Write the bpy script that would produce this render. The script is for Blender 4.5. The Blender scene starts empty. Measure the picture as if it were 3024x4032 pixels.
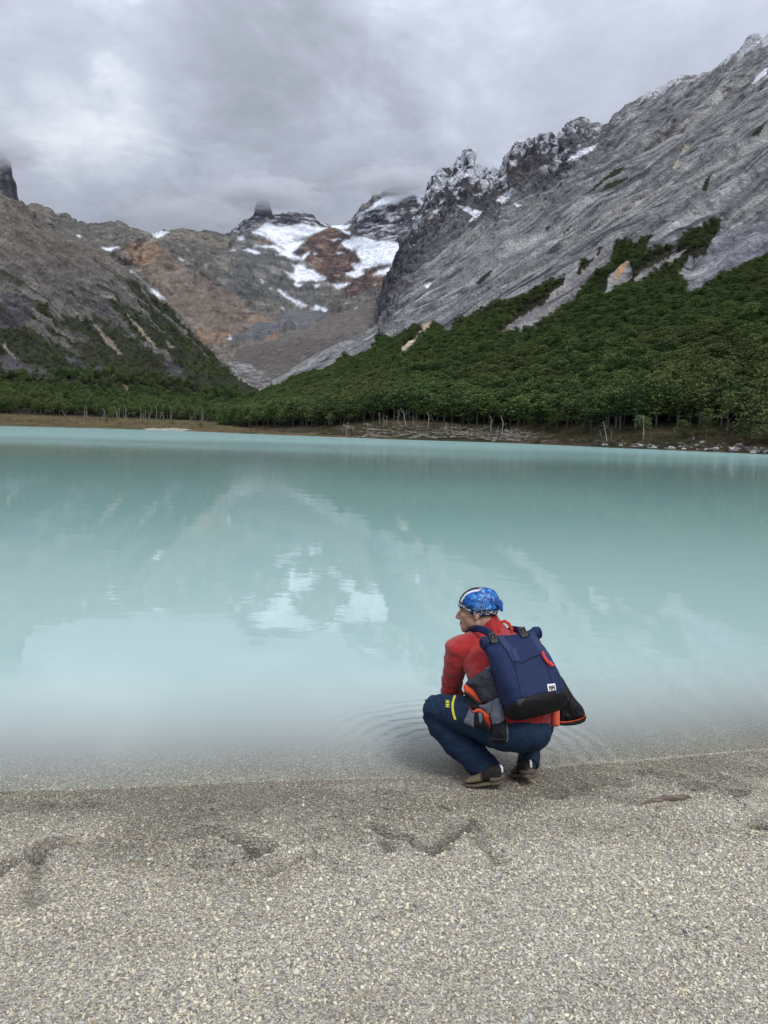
import bpy, bmesh, math, random
import numpy as np
from mathutils import Matrix, Vector

# ------------------------------------------------------------------ camera, sky, sun, exposure
SC = bpy.context.scene
COL = SC.collection
PW, PH, FPX = 3024.0, 4032.0, 3028.0            # photograph size and focal length in its pixels
CAMZ = 1.80
PITCH, ROLL = math.radians(5.88), math.radians(1.66)
cam_data = bpy.data.cameras.new('camera')
cam = bpy.data.objects.new('camera', cam_data)
COL.objects.link(cam)
cam_data.sensor_fit = 'VERTICAL'
cam_data.sensor_height = 36.0
cam_data.sensor_width = 27.0
cam_data.lens = FPX / PH * 36.0
cam_data.clip_start = 0.05
cam_data.clip_end = 20000
MROT = Matrix.Rotation(math.pi / 2 - PITCH, 3, 'X') @ Matrix.Rotation(ROLL, 3, 'Z')
cam.matrix_world = Matrix.Translation((0, 0, CAMZ)) @ MROT.to_4x4()
SC.camera = cam
MR = np.array(MROT)

SUN_EL, SUN_AZ = math.radians(52), math.radians(145)     # azimuth from +Y towards +X
world = bpy.data.worlds.new('World')
SC.world = world
world.use_nodes = True
def build_world():
    nt = world.node_tree
    N = nt.nodes; L = nt.links
    N.clear()
    out = N.new('ShaderNodeOutputWorld')
    bg = N.new('ShaderNodeBackground'); bg.inputs['Strength'].default_value = 1.0
    L.new(bg.outputs[0], out.inputs[0])
    tc = N.new('ShaderNodeTexCoord')
    sky = N.new('ShaderNodeTexSky'); sky.sky_type = 'NISHITA'; sky.sun_disc = False
    sky.sun_elevation = SUN_EL; sky.sun_rotation = SUN_AZ; sky.altitude = 400
    skym = N.new('ShaderNodeVectorMath'); skym.operation = 'SCALE'; skym.inputs['Scale'].default_value = 0.10
    L.new(sky.outputs[0], skym.inputs[0])
    sep = N.new('ShaderNodeSeparateXYZ'); L.new(tc.outputs['Generated'], sep.inputs[0])
    def math_(op, a, b=None, c=None, clamp=False):
        m = N.new('ShaderNodeMath'); m.operation = op; m.use_clamp = clamp
        for i, v in enumerate((a, b, c)):
            if v is None: continue
            if isinstance(v, (int, float)): m.inputs[i].default_value = v
            else: L.new(v, m.inputs[i])
        return m.outputs[0]
    zc = math_('MAXIMUM', sep.outputs[2], 0.0)
    zd = math_('ADD', zc, 0.22)
    cx = math_('DIVIDE', sep.outputs[0], zd)
    cy = math_('DIVIDE', sep.outputs[1], zd)
    comb = N.new('ShaderNodeCombineXYZ'); L.new(cx, comb.inputs[0]); L.new(cy, comb.inputs[1])
    comb.inputs[2].default_value = 3.7
    def noise(scale, detail, rough, dist, off=0.0):
        n = N.new('ShaderNodeTexNoise'); n.inputs['Scale'].default_value = scale
        n.inputs['Detail'].default_value = detail; n.inputs['Roughness'].default_value = rough
        n.inputs['Distortion'].default_value = dist
        if off:
            va = N.new('ShaderNodeVectorMath'); va.operation = 'ADD'; va.inputs[1].default_value = (off, off * 0.7, off * 1.3)
            L.new(comb.outputs[0], va.inputs[0]); L.new(va.outputs[0], n.inputs['Vector'])
        else:
            L.new(comb.outputs[0], n.inputs['Vector'])
        return n.outputs['Fac']
    n1 = noise(1.15, 6.0, 0.55, 0.35)
    n2 = noise(2.9, 7.0, 0.58, 0.55, 5.1)
    n3 = noise(7.5, 6.0, 0.6, 0.5, 8.7)
    # slow clouds: centred values
    a = math_('MULTIPLY', math_('SUBTRACT', n1, 0.5), 0.95)
    b = math_('MULTIPLY', math_('SUBTRACT', n2, 0.5), 0.80)
    b = math_('ADD', b, math_('MULTIPLY', math_('SUBTRACT', n3, 0.5), 0.24))
    t = math_('ADD', math_('ADD', a, b), 0.44)
    # soft cloud masses and thin spots seen over the valley (direction, angular size, amount)
    def dirpx(px, py):
        d = MR @ np.array([(px - PW / 2) / FPX, -(py - PH / 2) / FPX, -1.0]); return d / np.linalg.norm(d)
    edge = noise(5.5, 7.0, 0.62, 0.5, 11.3)
    for px, py, size, amt in ((520, 30, 0.06, 0.20), (250, 430, 0.045, 0.20), (490, 545, 0.04, 0.24), (235, 610, 0.03, 0.14), (700, 660, 0.13, 0.10), (470, 270, 0.025, 0.16), (40, 480, 0.05, 0.06),
                              (930, 260, 0.14, -0.34), (1250, 420, 0.12, -0.06), (70, 180, 0.09, -0.07), (430, 865, 0.05, -0.20), (720, 880, 0.06, -0.10), (310, 170, 0.05, -0.12), (90, 760, 0.06, -0.06)):
        d = dirpx(px, py)
        vd = N.new('ShaderNodeVectorMath'); vd.operation = 'DISTANCE'
        L.new(tc.outputs['Generated'], vd.inputs[0]); vd.inputs[1].default_value = tuple(d)
        q = math_('DIVIDE', vd.outputs['Value'], size)
        q = math_('ADD', q, math_('MULTIPLY', math_('SUBTRACT', edge, 0.5), 3.4))
        g = math_('POWER', 2.718, math_('MULTIPLY', math_('MULTIPLY', q, math_('ABSOLUTE', q)), -1.0))
        g = math_('MINIMUM', g, 1.0)
        t = math_('ADD', t, math_('MULTIPLY', g, amt))
    ramp = N.new('ShaderNodeValToRGB')
    cr = ramp.color_ramp
    cr.elements[0].position = 0.05; cr.elements[0].color = (0.25, 0.27, 0.315, 1)
    cr.elements[1].position = 1.0; cr.elements[1].color = (0.74, 0.76, 0.80, 1)
    for p, c in ((0.28, (0.315, 0.338, 0.402, 1)), (0.5, (0.395, 0.425, 0.505, 1)), (0.74, (0.56, 0.595, 0.655, 1))):
        e = cr.elements.new(p); e.color = c
    L.new(t, ramp.inputs[0])
    # overcast sky grows brighter towards the zenith, made steeper than the CIE law to light the ground
    lum = math_('ADD', math_('MULTIPLY', zc, 2.5), 0.55)
    lum = math_('MAXIMUM', math_('MULTIPLY', lum, 0.78), 0.80)
    sc_ = N.new('ShaderNodeVectorMath'); sc_.operation = 'SCALE'
    L.new(ramp.outputs[0], sc_.inputs[0]); L.new(lum, sc_.inputs['Scale'])
    mix = N.new('ShaderNodeMix'); mix.data_type = 'RGBA'; mix.inputs[0].default_value = 0.94
    L.new(skym.outputs[0], mix.inputs[6]); L.new(sc_.outputs[0], mix.inputs[7])
    L.new(mix.outputs[2], bg.inputs[0])
build_world()

sun_d = bpy.data.lights.new('sun', 'SUN'); sun_d.energy = 1.5; sun_d.angle = math.radians(20); sun_d.color = (1.0, 0.965, 0.92)
sun = bpy.data.objects.new('sun', sun_d); COL.objects.link(sun)
sdir = Vector((math.sin(SUN_AZ) * math.cos(SUN_EL), math.cos(SUN_AZ) * math.cos(SUN_EL), math.sin(SUN_EL)))
sun.rotation_euler = sdir.to_track_quat('Z', 'Y').to_euler()
SC.view_settings.view_transform = 'Standard'
SC.view_settings.look = 'None'
SC.view_settings.exposure = 0.38
SC.view_settings.gamma = 1.0
SC.view_settings.use_curve_mapping = False
SC.render.engine = 'CYCLES'
SC.cycles.use_denoising = True
SC.cycles.volume_bounces = 4
SC.cycles.max_bounces = 8
SC.cycles.transparent_max_bounces = 16

# ------------------------------------------------------------------ helpers
rng = np.random.default_rng(7)
random.seed(7)

def rays(px, py):
    px = np.asarray(px, float); py = np.asarray(py, float)
    d = np.stack([(px - PW / 2) / FPX, -(py - PH / 2) / FPX, -np.ones(np.broadcast(px, py).shape)], -1)
    return d @ MR.T
def at_dist(px, py, D):
    """world point on the pixel's ray at forward distance D (metres along +Y)"""
    d = rays(px, py); t = np.asarray(D) / d[..., 1]
    return d * t[..., None] + np.array([0, 0, CAMZ])
def at_z(px, py, z):
    d = rays(px, py); t = (np.asarray(z) - CAMZ) / d[..., 2]
    return d * t[..., None] + np.array([0, 0, CAMZ])
def py_for(px, D, z):
    a = (np.asarray(px, float) - PW / 2) / FPX
    k = (np.asarray(z) - CAMZ) / np.asarray(D)
    b = (k * (MR[1, 0] * a - MR[1, 2]) - (MR[2, 0] * a - MR[2, 2])) / (MR[2, 1] - k * MR[1, 1])
    return PH / 2 - b * FPX
def at_depth(px, py, zc):
    """world point at depth zc along the camera axis"""
    d = rays(px, py)
    return d * np.asarray(zc)[..., None] + np.array([0, 0, CAMZ])
def project(P):
    q = (np.asarray(P) - np.array([0, 0, CAMZ])) @ MR
    return PW / 2 + FPX * q[..., 0] / -q[..., 2], PH / 2 - FPX * q[..., 1] / -q[..., 2]

def _hash(ix, iy, iz, seed):
    h = (ix.astype(np.uint32) * np.uint32(374761393)) ^ (iy.astype(np.uint32) * np.uint32(668265263)) ^ (iz.astype(np.uint32) * np.uint32(2147483647 - 18)) ^ np.uint32((seed * 1274126177) & 0xffffffff)
    h = (h ^ (h >> np.uint32(13))) * np.uint32(1274126177)
    h = (h ^ (h >> np.uint32(16))) * np.uint32(2246822519)
    h ^= h >> np.uint32(13)
    return (h & np.uint32(0xffffff)).astype(np.float32) / np.float32(16777215.0)
def vnoise(p, seed=0):
    p = np.asarray(p, np.float32)
    i = np.floor(p).astype(np.int64); f = p - i
    f = f * f * f * (f * (f * 6 - 15) + 10)
    i = i & 0xffffffff
    x, y, z = i[..., 0], i[..., 1], i[..., 2]
    x1, y1, z1 = x + 1, y + 1, z + 1
    fx, fy, fz = f[..., 0], f[..., 1], f[..., 2]
    def lx(yy, zz):
        a = _hash(x, yy, zz, seed); b = _hash(x1, yy, zz, seed); return a + (b - a) * fx
    a = lx(y, z); b = lx(y1, z); c = lx(y, z1); d = lx(y1, z1)
    e = a + (b - a) * fy; g = c + (d - c) * fy
    return (e + (g - e) * fz) * 2 - 1
def fbm(p, octaves=5, seed=0, gain=0.5, lac=2.03, ridged=False):
    out = 0; amp = 1.0; tot = 0
    p = np.asarray(p, np.float32)
    for k in range(octaves):
        n = vnoise(p, seed + k * 17)
        if ridged: n = 1 - 2 * np.abs(n)
        out = out + n * amp; tot += amp; amp *= gain; p = p * lac + 11.7
    return out / tot
def smooth(a, b, x):
    t = np.clip((x - a) / (b - a), 0, 1); return t * t * (3 - 2 * t)
def inpoly(px, py, poly):
    poly = np.asarray(poly, float); n = len(poly); inside = np.zeros(px.shape, bool)
    x0, y0 = poly[:, 0].min(), poly[:, 1].min(); x1, y1 = poly[:, 0].max(), poly[:, 1].max()
    m = (px >= x0) & (px <= x1) & (py >= y0) & (py <= y1)
    if not m.any(): return inside
    X = px[m]; Y = py[m]; r = np.zeros(X.shape, bool); j = n - 1
    for i in range(n):
        xi, yi = poly[i]; xj, yj = poly[j]
        if yi != yj:
            c = ((yi > Y) != (yj > Y)) & (X < (xj - xi) * (Y - yi) / (yj - yi) + xi); r ^= c
        j = i
    inside[m] = r
    return inside

def tag(o, label=None, cat=None, group=None, kind=None):
    if label: o['label'] = label
    if cat: o['category'] = cat
    if group: o['group'] = group
    if kind: o['kind'] = kind
    return o
def link(name, mesh, mats=None, parent=None):
    o = bpy.data.objects.new(name, mesh); COL.objects.link(o)
    if mats is not None:
        for m in (mats if isinstance(mats, (list, tuple)) else [mats]): mesh.materials.append(m)
    if parent is not None: o.parent = parent
    return o
def empty(name, loc=(0, 0, 0), rz=0.0):
    o = bpy.data.objects.new(name, None); COL.objects.link(o); o.location = loc; o.rotation_euler = (0, 0, rz)
    o.empty_display_size = 0.2
    return o
def mesh_np(name, V, F, smooth_=True):
    """V (n,3), F (m,3|4) arrays -> mesh, built fast"""
    me = bpy.data.meshes.new(name)
    V = np.asarray(V, np.float32); F = np.asarray(F, np.int32)
    me.vertices.add(len(V)); me.vertices.foreach_set('co', V.ravel())
    k = F.shape[1]
    me.loops.add(F.size); me.loops.foreach_set('vertex_index', F.ravel())
    me.polygons.add(len(F))
    me.polygons.foreach_set('loop_start', np.arange(0, F.size, k, dtype=np.int32))
    me.polygons.foreach_set('loop_total', np.full(len(F), k, np.int32))
    me.polygons.foreach_set('use_smooth', np.full(len(F), smooth_, bool))
    me.update(calc_edges=True)
    return me
def grid_faces(nu, nv, flip=False):
    i = np.arange(nu * nv).reshape(nv, nu)
    f = np.stack([i[:-1, :-1], i[:-1, 1:], i[1:, 1:], i[1:, :-1]], -1).reshape(-1, 4)
    return f[:, ::-1] if flip else f
def set_color(me, name, rgb):
    at = me.attributes.new(name, 'FLOAT_COLOR', 'POINT')
    a = np.ones((len(me.vertices), 4), np.float32); a[:, :3] = rgb.reshape(-1, 3)
    at.data.foreach_set('color', a.ravel())
def set_float(me, name, v):
    at = me.attributes.new(name, 'FLOAT', 'POINT'); at.data.foreach_set('value', np.asarray(v, np.float32).ravel())

class NB:
    """small node-building helper for procedural materials"""
    def __init__(self, name):
        self.m = bpy.data.materials.new(name); self.m.use_nodes = True
        self.nt = self.m.node_tree; self.N = self.nt.nodes; self.L = self.nt.links; self.N.clear()
        self.out = self.N.new('ShaderNodeOutputMaterial')
    def put(self, sock, v):
        if v is None: return
        if hasattr(v, 'is_linked') or isinstance(v, bpy.types.NodeSocket): self.L.new(v, sock)
        else: sock.default_value = v
    def node(self, t, ins=None, **props):
        n = self.N.new(t)
        for k, v in props.items(): setattr(n, k, v)
        for k, v in (ins or {}).items(): self.put(n.inputs[k], v)
        return n
    def math(self, op, a, b=None, clamp=False):
        n = self.N.new('ShaderNodeMath'); n.operation = op; n.use_clamp = clamp
        self.put(n.inputs[0], a); self.put(n.inputs[1], b); return n.outputs[0]
    def mixc(self, f, a, b, blend='MIX'):
        n = self.N.new('ShaderNodeMix'); n.data_type = 'RGBA'; n.blend_type = blend
        self.put(n.inputs[0], f); self.put(n.inputs[6], a); self.put(n.inputs[7], b); return n.outputs[2]
    def noise(self, vec, scale, detail=4.0, rough=0.55, dist=0.0):
        n = self.node('ShaderNodeTexNoise', {'Scale': scale, 'Detail': detail, 'Roughness': rough, 'Distortion': dist})
        if vec is not None: self.L.new(vec, n.inputs['Vector'])
        return n.outputs['Fac']
    def ramp(self, f, stops):
        n = self.N.new('ShaderNodeValToRGB'); cr = n.color_ramp
        while len(cr.elements) < len(stops): cr.elements.new(0.5)
        for e, (p, c) in zip(cr.elements, stops):
            e.position = p; e.color = (c, c, c, 1) if isinstance(c, (int, float)) else (*c[:3], 1)
        self.put(n.inputs[0], f); return n.outputs[0]
    def mapr(self, v, a, b, c, d):
        n = self.node('ShaderNodeMapRange', {0: v, 1: a, 2: b, 3: c, 4: d}); return n.outputs[0]
    def attr(self, name, typ='GEOMETRY'):
        return self.node('ShaderNodeAttribute', attribute_name=name, attribute_type=typ)
    def bump(self, h, strength, dist, normal=None):
        n = self.node('ShaderNodeBump', {'Strength': strength, 'Distance': dist, 'Height': h})
        if normal is not None: self.L.new(normal, n.inputs['Normal'])
        return n.outputs[0]
    def principled(self, color, rough=0.8, normal=None, spec=0.3, **ex):
        n = self.N.new('ShaderNodeBsdfPrincipled')
        self.put(n.inputs['Base Color'], color); self.put(n.inputs['Roughness'], rough)
        self.put(n.inputs['Specular IOR Level'], spec)
        if normal is not None: self.L.new(normal, n.inputs['Normal'])
        for k, v in ex.items(): self.put(n.inputs[k.replace('_', ' ')], v)
        self.L.new(n.outputs[0], self.out.inputs[0]); return n
    def pos(self):
        return self.node('ShaderNodeNewGeometry').outputs['Position']
    def obj(self):
        return self.node('ShaderNodeTexCoord').outputs['Object']
def c4(r, g, b): return (r, g, b, 1.0)
def srgb(r, g, b):
    f = lambda v: (v / 255 / 12.92) if v / 255 <= 0.04045 else ((v / 255 + 0.055) / 1.055) ** 2.4
    return (f(r), f(g), f(b), 1.0)
# ------------------------------------------------------------------ terrain
def rowpts(spec, pxs):
    """spec: dict(px=[..], D=[..], py=[..]) or z=[..]; returns world points for the columns"""
    D = np.interp(pxs, spec['px'], spec['D'])
    if 'py' in spec: py = np.interp(pxs, spec['px'], spec['py'])
    else: py = py_for(pxs, D, np.interp(pxs, spec['px'], spec['z']))
    return at_dist(pxs, py, D)
def loft(rows, pxs, nv, weights, blur=3):
    R = [rowpts(r, pxs) for r in rows]
    segs = []
    for k in range(len(R) - 1):
        n = max(2, int(nv * weights[k])); t = np.linspace(0, 1, n, endpoint=False)[:, None, None]
        segs.append(R[k][None] * (1 - t) + R[k + 1][None] * t)
    segs.append(R[-1][None])
    G = np.concatenate(segs, 0)
    for _ in range(blur):
        G[1:-1] = (G[:-2] + 2 * G[1:-1] + G[2:]) / 4
    return G
def normals(G):
    du = np.gradient(G, axis=1); dv = np.gradient(G, axis=0)
    n = np.cross(du, dv); n /= np.linalg.norm(n, axis=-1, keepdims=True) + 1e-9
    return n
def polymask(px, py, polys, jit=0.0, seed=3, scale=0.02):
    if jit:
        q = np.stack([px * scale, py * scale, np.zeros_like(px)], -1)
        px = px + fbm(q, 4, seed) * jit; py = py + fbm(q + 31.3, 4, seed + 1) * jit
    m = np.zeros(px.shape, bool)
    for p in polys: m |= inpoly(px, py, p)
    return m
def blur2(m, n=3):
    m = m.astype(np.float32)
    for _ in range(n):
        m[1:-1] = (m[:-2] + 2 * m[1:-1] + m[2:]) / 4
        m[:, 1:-1] = (m[:, :-2] + 2 * m[:, 1:-1] + m[:, 2:]) / 4
    return m
def lerp3(a, b, t): return a + (b - a) * t[..., None]
def C(*rgb): return np.array(srgb(*rgb)[:3])
def zpoly(pts, ox, oy, s): return [(ox + x * s, oy + y * s) for x, y in pts]

# rock: zone colours are stored per vertex, grain and fine relief come from noise
def rock_material():
    b = NB('mountain_rock')
    p = b.pos()
    col = b.attr('Col').outputs['Color']
    n1 = b.noise(p, 0.09, 8, 0.62)
    n2 = b.noise(p, 0.5, 6, 0.65)
    v = b.math('MULTIPLY', b.mapr(n1, 0.3, 0.7, 0.66, 1.34), b.mapr(n2, 0.3, 0.7, 0.55, 1.48))
    sc = b.node('ShaderNodeVectorMath', operation='SCALE'); b.L.new(col, sc.inputs[0]); b.L.new(v, sc.inputs['Scale'])
    nb = b.bump(n2, 0.9, 2.2, b.bump(n1, 0.7, 6.0))
    b.principled(sc.outputs[0], 0.92, nb, 0.12)
    return b.m
M_ROCK = rock_material()

def shore_xy(px):
    """far waterline of the lake: forward distance for a photo column"""
    return np.interp(px, [-1500, -700, 0, 400, 700, 1000, 1300, 1512, 2000, 2400, 2750, 3024, 3500, 4300],
                         [250, 300, 330, 370, 360, 275, 250, 222, 208, 165, 145, 131, 108, 80])

def terrain(name, G, col, extra=None):
    nv, nu = G.shape[:2]
    me = mesh_np(name, G.reshape(-1, 3), grid_faces(nu, nv))
    set_color(me, 'Col', col)
    o = link(name, me, M_ROCK); tag(o, kind='structure'); return o

# ---- right-hand mountain
pxR = np.concatenate([np.linspace(880, 3080, 660), np.linspace(3095, 5400, 60)])
rR = []
RX = [880, 1000, 1180, 1300, 1512, 2000, 2400, 2750, 3024, 3420]
rR.append(dict(px=RX, D=list(shore_xy(RX) + np.array([60, 22, 4, 0, -1, -1, -1, -1, -1, -1])), z=[-1.5, -0.8, -0.4] + [-0.3] * 7))
rR.append(dict(px=RX, D=list(shore_xy(RX) + np.array([130, 80, 45, 34, 42, 38, 24, 26, 22, 18])), z=[0.5, 2.6, 2.4, 2.6, 5.4, 3.6, 2.6, 3.6, 3.6, 3.4]))
rR.append(dict(px=[880, 1000, 1180, 1400, 1650, 2000, 2400, 2700, 3024, 3420], D=[820, 800, 760, 700, 610, 500, 430, 395, 370, 340], py=[1608, 1562, 1478, 1395, 1290, 1225, 1120, 1095, 1020, 900]))
ridge = [(880, 1612), (1000, 1555), (1100, 1505), (1180, 1462), (1300, 1395), (1400, 1345), (1470, 1300), (1500, 1235), (1530, 1130), (1560, 1050), (1600, 955), (1640, 880), (1672, 800), (1690, 770), (1712, 712), (1730, 700), (1765, 678), (1800, 652), (1822, 640), (1838, 618), (1852, 612), (1866, 632), (1890, 650), (1930, 672), (1965, 682), (1990, 655), (2012, 600), (2030, 560), (2050, 542), (2095, 540), (2120, 550), (2160, 572), (2180, 576), (2215, 550), (2260, 510), (2300, 502), (2365, 510), (2385, 490), (2430, 420), (2470, 388), (2560, 355), (2620, 346), (2655, 312), (2690, 303), (2740, 310), (2800, 285), (2860, 235), (2910, 200), (2960, 158), (3024, 132), (3200, 40), (3420, -60)]
rx = [r[0] for r in ridge]
rD = list(np.interp(rx, [880, 1180, 1400, 1500, 1700, 2000, 2400, 2700, 3024, 3420], [1000, 1050, 1120, 1250, 1500, 1380, 1150, 1030, 930, 800]))
# a shoulder two thirds up, so that the peaks stand back from the face
mid_py = list(np.interp(rx, [880, 1000, 1180, 1500, 1600, 1700, 1850, 2050, 2350, 2600, 3024, 3420], [1610, 1560, 1470, 1285, 1120, 1010, 905, 800, 660, 560, 400, 250]))
mid_D = list(np.interp(rx, [880, 1180, 1400, 1500, 1700, 2000, 2400, 2700, 3024, 3420], [870, 900, 930, 1000, 1150, 1060, 900, 800, 720, 620]))
rR.append(dict(px=rx, D=mid_D, py=list(np.maximum(mid_py, np.array([r[1] for r in ridge]) + 8))))
rR.append(dict(px=rx, D=rD, py=[r[1] for r in ridge]))
rR.append(dict(px=rx, D=list(np.array(rD) + 260), py=[r[1] + 330 for r in ridge]))
WR_NEW = [0.03, 0.14, 0.42, 0.37, 0.04]
GR = loft(rR, pxR, 900, WR_NEW, 2)
_cn = np.concatenate([[0], np.cumsum([max(2, int(900 * w)) for w in WR_NEW])])
ROWQ = np.interp(np.arange(GR.shape[0]), _cn, np.cumsum([0, 0.05, 0.30, 0.30, 0.30, 0.05]))     # height parameter of each row
pxG, pyG = project(GR)
# strata direction of the face
A_, B_ = at_dist(1650.0, 1180.0, 800.0), at_dist(2700.0, 560.0, 850.0)
T_ = (B_ - A_) / np.linalg.norm(B_ - A_)
UPF = np.array([0, 0, 1.0]); W_ = np.cross(T_, UPF); W_ /= np.linalg.norm(W_); S_ = np.cross(W_, T_)
nR = normals(GR)
forest_top = [(800, 1640), (900, 1600), (1000, 1556), (1200, 1482), (1290, 1442), (1400, 1405), (1460, 1370), (1520, 1335), (1620, 1272), (1700, 1275), (1760, 1305), (1840, 1245), (1920, 1208), (2030, 1180), (2120, 1130), (2240, 1075), (2330, 1020), (2420, 975), (2530, 945), (2550, 935), (2530, 1005), (2640, 972), (2770, 885), (2830, 845), (2825, 900), (2770, 970), (2672, 1040), (2685, 1085), (2710, 1180), (2770, 1122), (2850, 1080), (2930, 1050), (3024, 995), (3500, 800)]
forestpoly = forest_top + [(3600, 2000), (900, 2000)]
zo = lambda pts: zpoly(pts, 1400, 300, 0.979)
gully = [zo([(1050, 660), (1020, 745), (930, 830), (870, 900), (760, 970), (700, 1020), (625, 1072), (640, 1030), (690, 985), (545, 1052), (600, 990), (720, 905), (800, 845), (900, 775), (980, 720)]),
         zo([(1095, 735), (1120, 775), (1060, 840), (1020, 870), (968, 905), (1000, 850), (1040, 790), (1065, 755)]),
         zo([(1330, 700), (1180, 790), (1130, 830), (1060, 860), (1120, 790), (1200, 740), (1280, 690)]),
         zo([(310, 985), (300, 1010), (250, 1060), (200, 1120), (155, 1148), (180, 1090), (230, 1040), (270, 995)]),
         [(1480, 1672), (1540, 1635), (1592, 1598), (1610, 1580), (1580, 1610), (1530, 1650)], [(1350, 1648), (1385, 1630), (1400, 1642), (1370, 1660)]]
warp = np.stack([pxG * 0.02, pyG * 0.02, np.zeros_like(pxG)], -1)
inF = inpoly(pxG + fbm(warp, 4, 5) * 26, pyG + fbm(warp + 9, 4, 6) * 22, forestpoly)
gul = polymask(pxG, pyG, gully, 14, 8)
rows_idx = ROWQ[:, None] + 0 * pxG
forestR = inF & ~gul & (rows_idx > 0.05)
# relief
coord = np.stack([GR @ T_, GR @ W_, GR @ S_], -1)
rockw = (0.15 + 0.85 * blur2(~forestR, 7)) * smooth(0.06, 0.2, rows_idx)
cliff = np.clip(smooth(850, 1200, GR[..., 1]) * 0.8 + smooth(2300, 2800, pxG) * smooth(450, 800, pyG) * 0.8, 0, 1)
big = fbm(coord / np.array([300, 75, 60]), 3, 21, ridged=True) * 15 + fbm(coord / np.array([150, 60, 40]), 3, 23, ridged=True) * 4
strata = fbm(coord / np.array([260, 22, 18]), 4, 33, gain=0.55, ridged=True)
fc = np.stack([GR[..., 0] / 18, GR[..., 1] / 18, GR[..., 2] / 80], -1)
flute = fbm(fc, 4, 41, gain=0.55, ridged=True)
peak = smooth(1450, 1600, pxG) * smooth(330, 120, pyG - np.interp(pxG, rx, [r[1] for r in ridge])) * smooth(2450, 2200, pxG)
disp = (big * smooth(0.2, 0.5, rows_idx) + strata * (7.0 - 2.5 * cliff) + flute * (0.9 + 2.2 * cliff + 13 * peak)) * rockw
step = fbm(coord / np.array([110, 13, 10]), 3, 57, gain=0.6)
disp += np.sign(step) * np.abs(step) ** 0.6 * 2.4 * rockw
disp = disp - (disp[~forestR & (rows_idx > .2)]).mean() * blur2(rockw, 2)
GR = GR + nR * disp[..., None]
pxG, pyG = project(GR)
def tone(p, seed, sc): return fbm(p / sc, 5, seed, gain=0.62)
t1 = tone(coord, 61, np.array([260, 45, 36])); t2 = tone(coord, 71, np.array([75, 9, 7.0])); t3 = tone(GR, 81, np.array([160, 160, 120.0]))
crack = np.maximum(smooth(0.45, 0.85, fbm(coord / np.array([170, 9, 7.0]), 4, 75, gain=0.6, ridged=True)) * (1 - 0.6 * cliff), smooth(0.4, 0.8, fbm(fc * 1.6, 4, 77, gain=0.6, ridged=True)) * (0.25 + 0.75 * cliff))
base = lerp3(C(136, 137, 139), C(158, 157, 155), smooth(-0.35, 0.35, t1))
base = lerp3(base, C(96, 97, 102), smooth(0.0, 0.40, t2) * 0.75)
base = lerp3(base, C(182, 182, 180), smooth(0.10, 0.5, -t2) * 0.7)
base = lerp3(base, C(52, 53, 58), crack * 0.85)
crack2 = smooth(0.5, 0.85, fbm(coord / np.array([80, 5.5, 4.4]), 3, 79, gain=0.55, ridged=True)); base = lerp3(base, C(58, 59, 64), crack2 * 0.7)
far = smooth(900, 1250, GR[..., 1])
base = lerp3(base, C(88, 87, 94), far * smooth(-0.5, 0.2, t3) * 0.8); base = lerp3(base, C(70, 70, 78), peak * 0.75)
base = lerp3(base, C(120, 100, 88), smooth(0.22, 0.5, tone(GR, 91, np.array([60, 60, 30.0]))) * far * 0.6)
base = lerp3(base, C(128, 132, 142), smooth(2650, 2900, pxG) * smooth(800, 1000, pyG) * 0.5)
base[gul] = (lerp3(C(158, 156, 154), C(118, 116, 118), smooth(-0.3, 0.3, t2)))[gul]
scar = polymask(pxG, pyG, [gully[3]], 8, 9); base[scar] = C(190, 172, 152)
warm = polymask(pxG, pyG, [zo([(1095, 735), (1075, 790), (1040, 830), (1055, 770)])], 8, 10); base[warm] = C(178, 138, 104)
pale = polymask(pxG, pyG, [[(2655, 640), (2675, 620), (2668, 655), (2650, 662)], [(2690, 575), (2718, 570), (2712, 590), (2695, 600), (2684, 610)]], 3, 12); base[pale] = C(176, 172, 152)
veg = polymask(pxG, pyG, [zo(q) for q in ([(1090, 360), (1060, 390), (1010, 420), (960, 455), (905, 482), (1000, 410), (1050, 370)], [(1098, 410), (1050, 440), (990, 468), (1010, 440), (1060, 415)], [(1659, 175), (1620, 240), (1580, 240), (1620, 200)], [(1440, 390), (1415, 460), (1395, 455), (1415, 410)], [(560, 780), (500, 840), (480, 830), (530, 790)], [(800, 590), (770, 625), (765, 610)], [(880, 590), (830, 650), (845, 615)])] + [], 12, 14)
base[veg] = C(48, 56, 44)
base[inF & ~gul] = (lerp3(C(44, 46, 36), C(62, 58, 44), smooth(-0.2, 0.4, t2)))[inF & ~gul]
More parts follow.
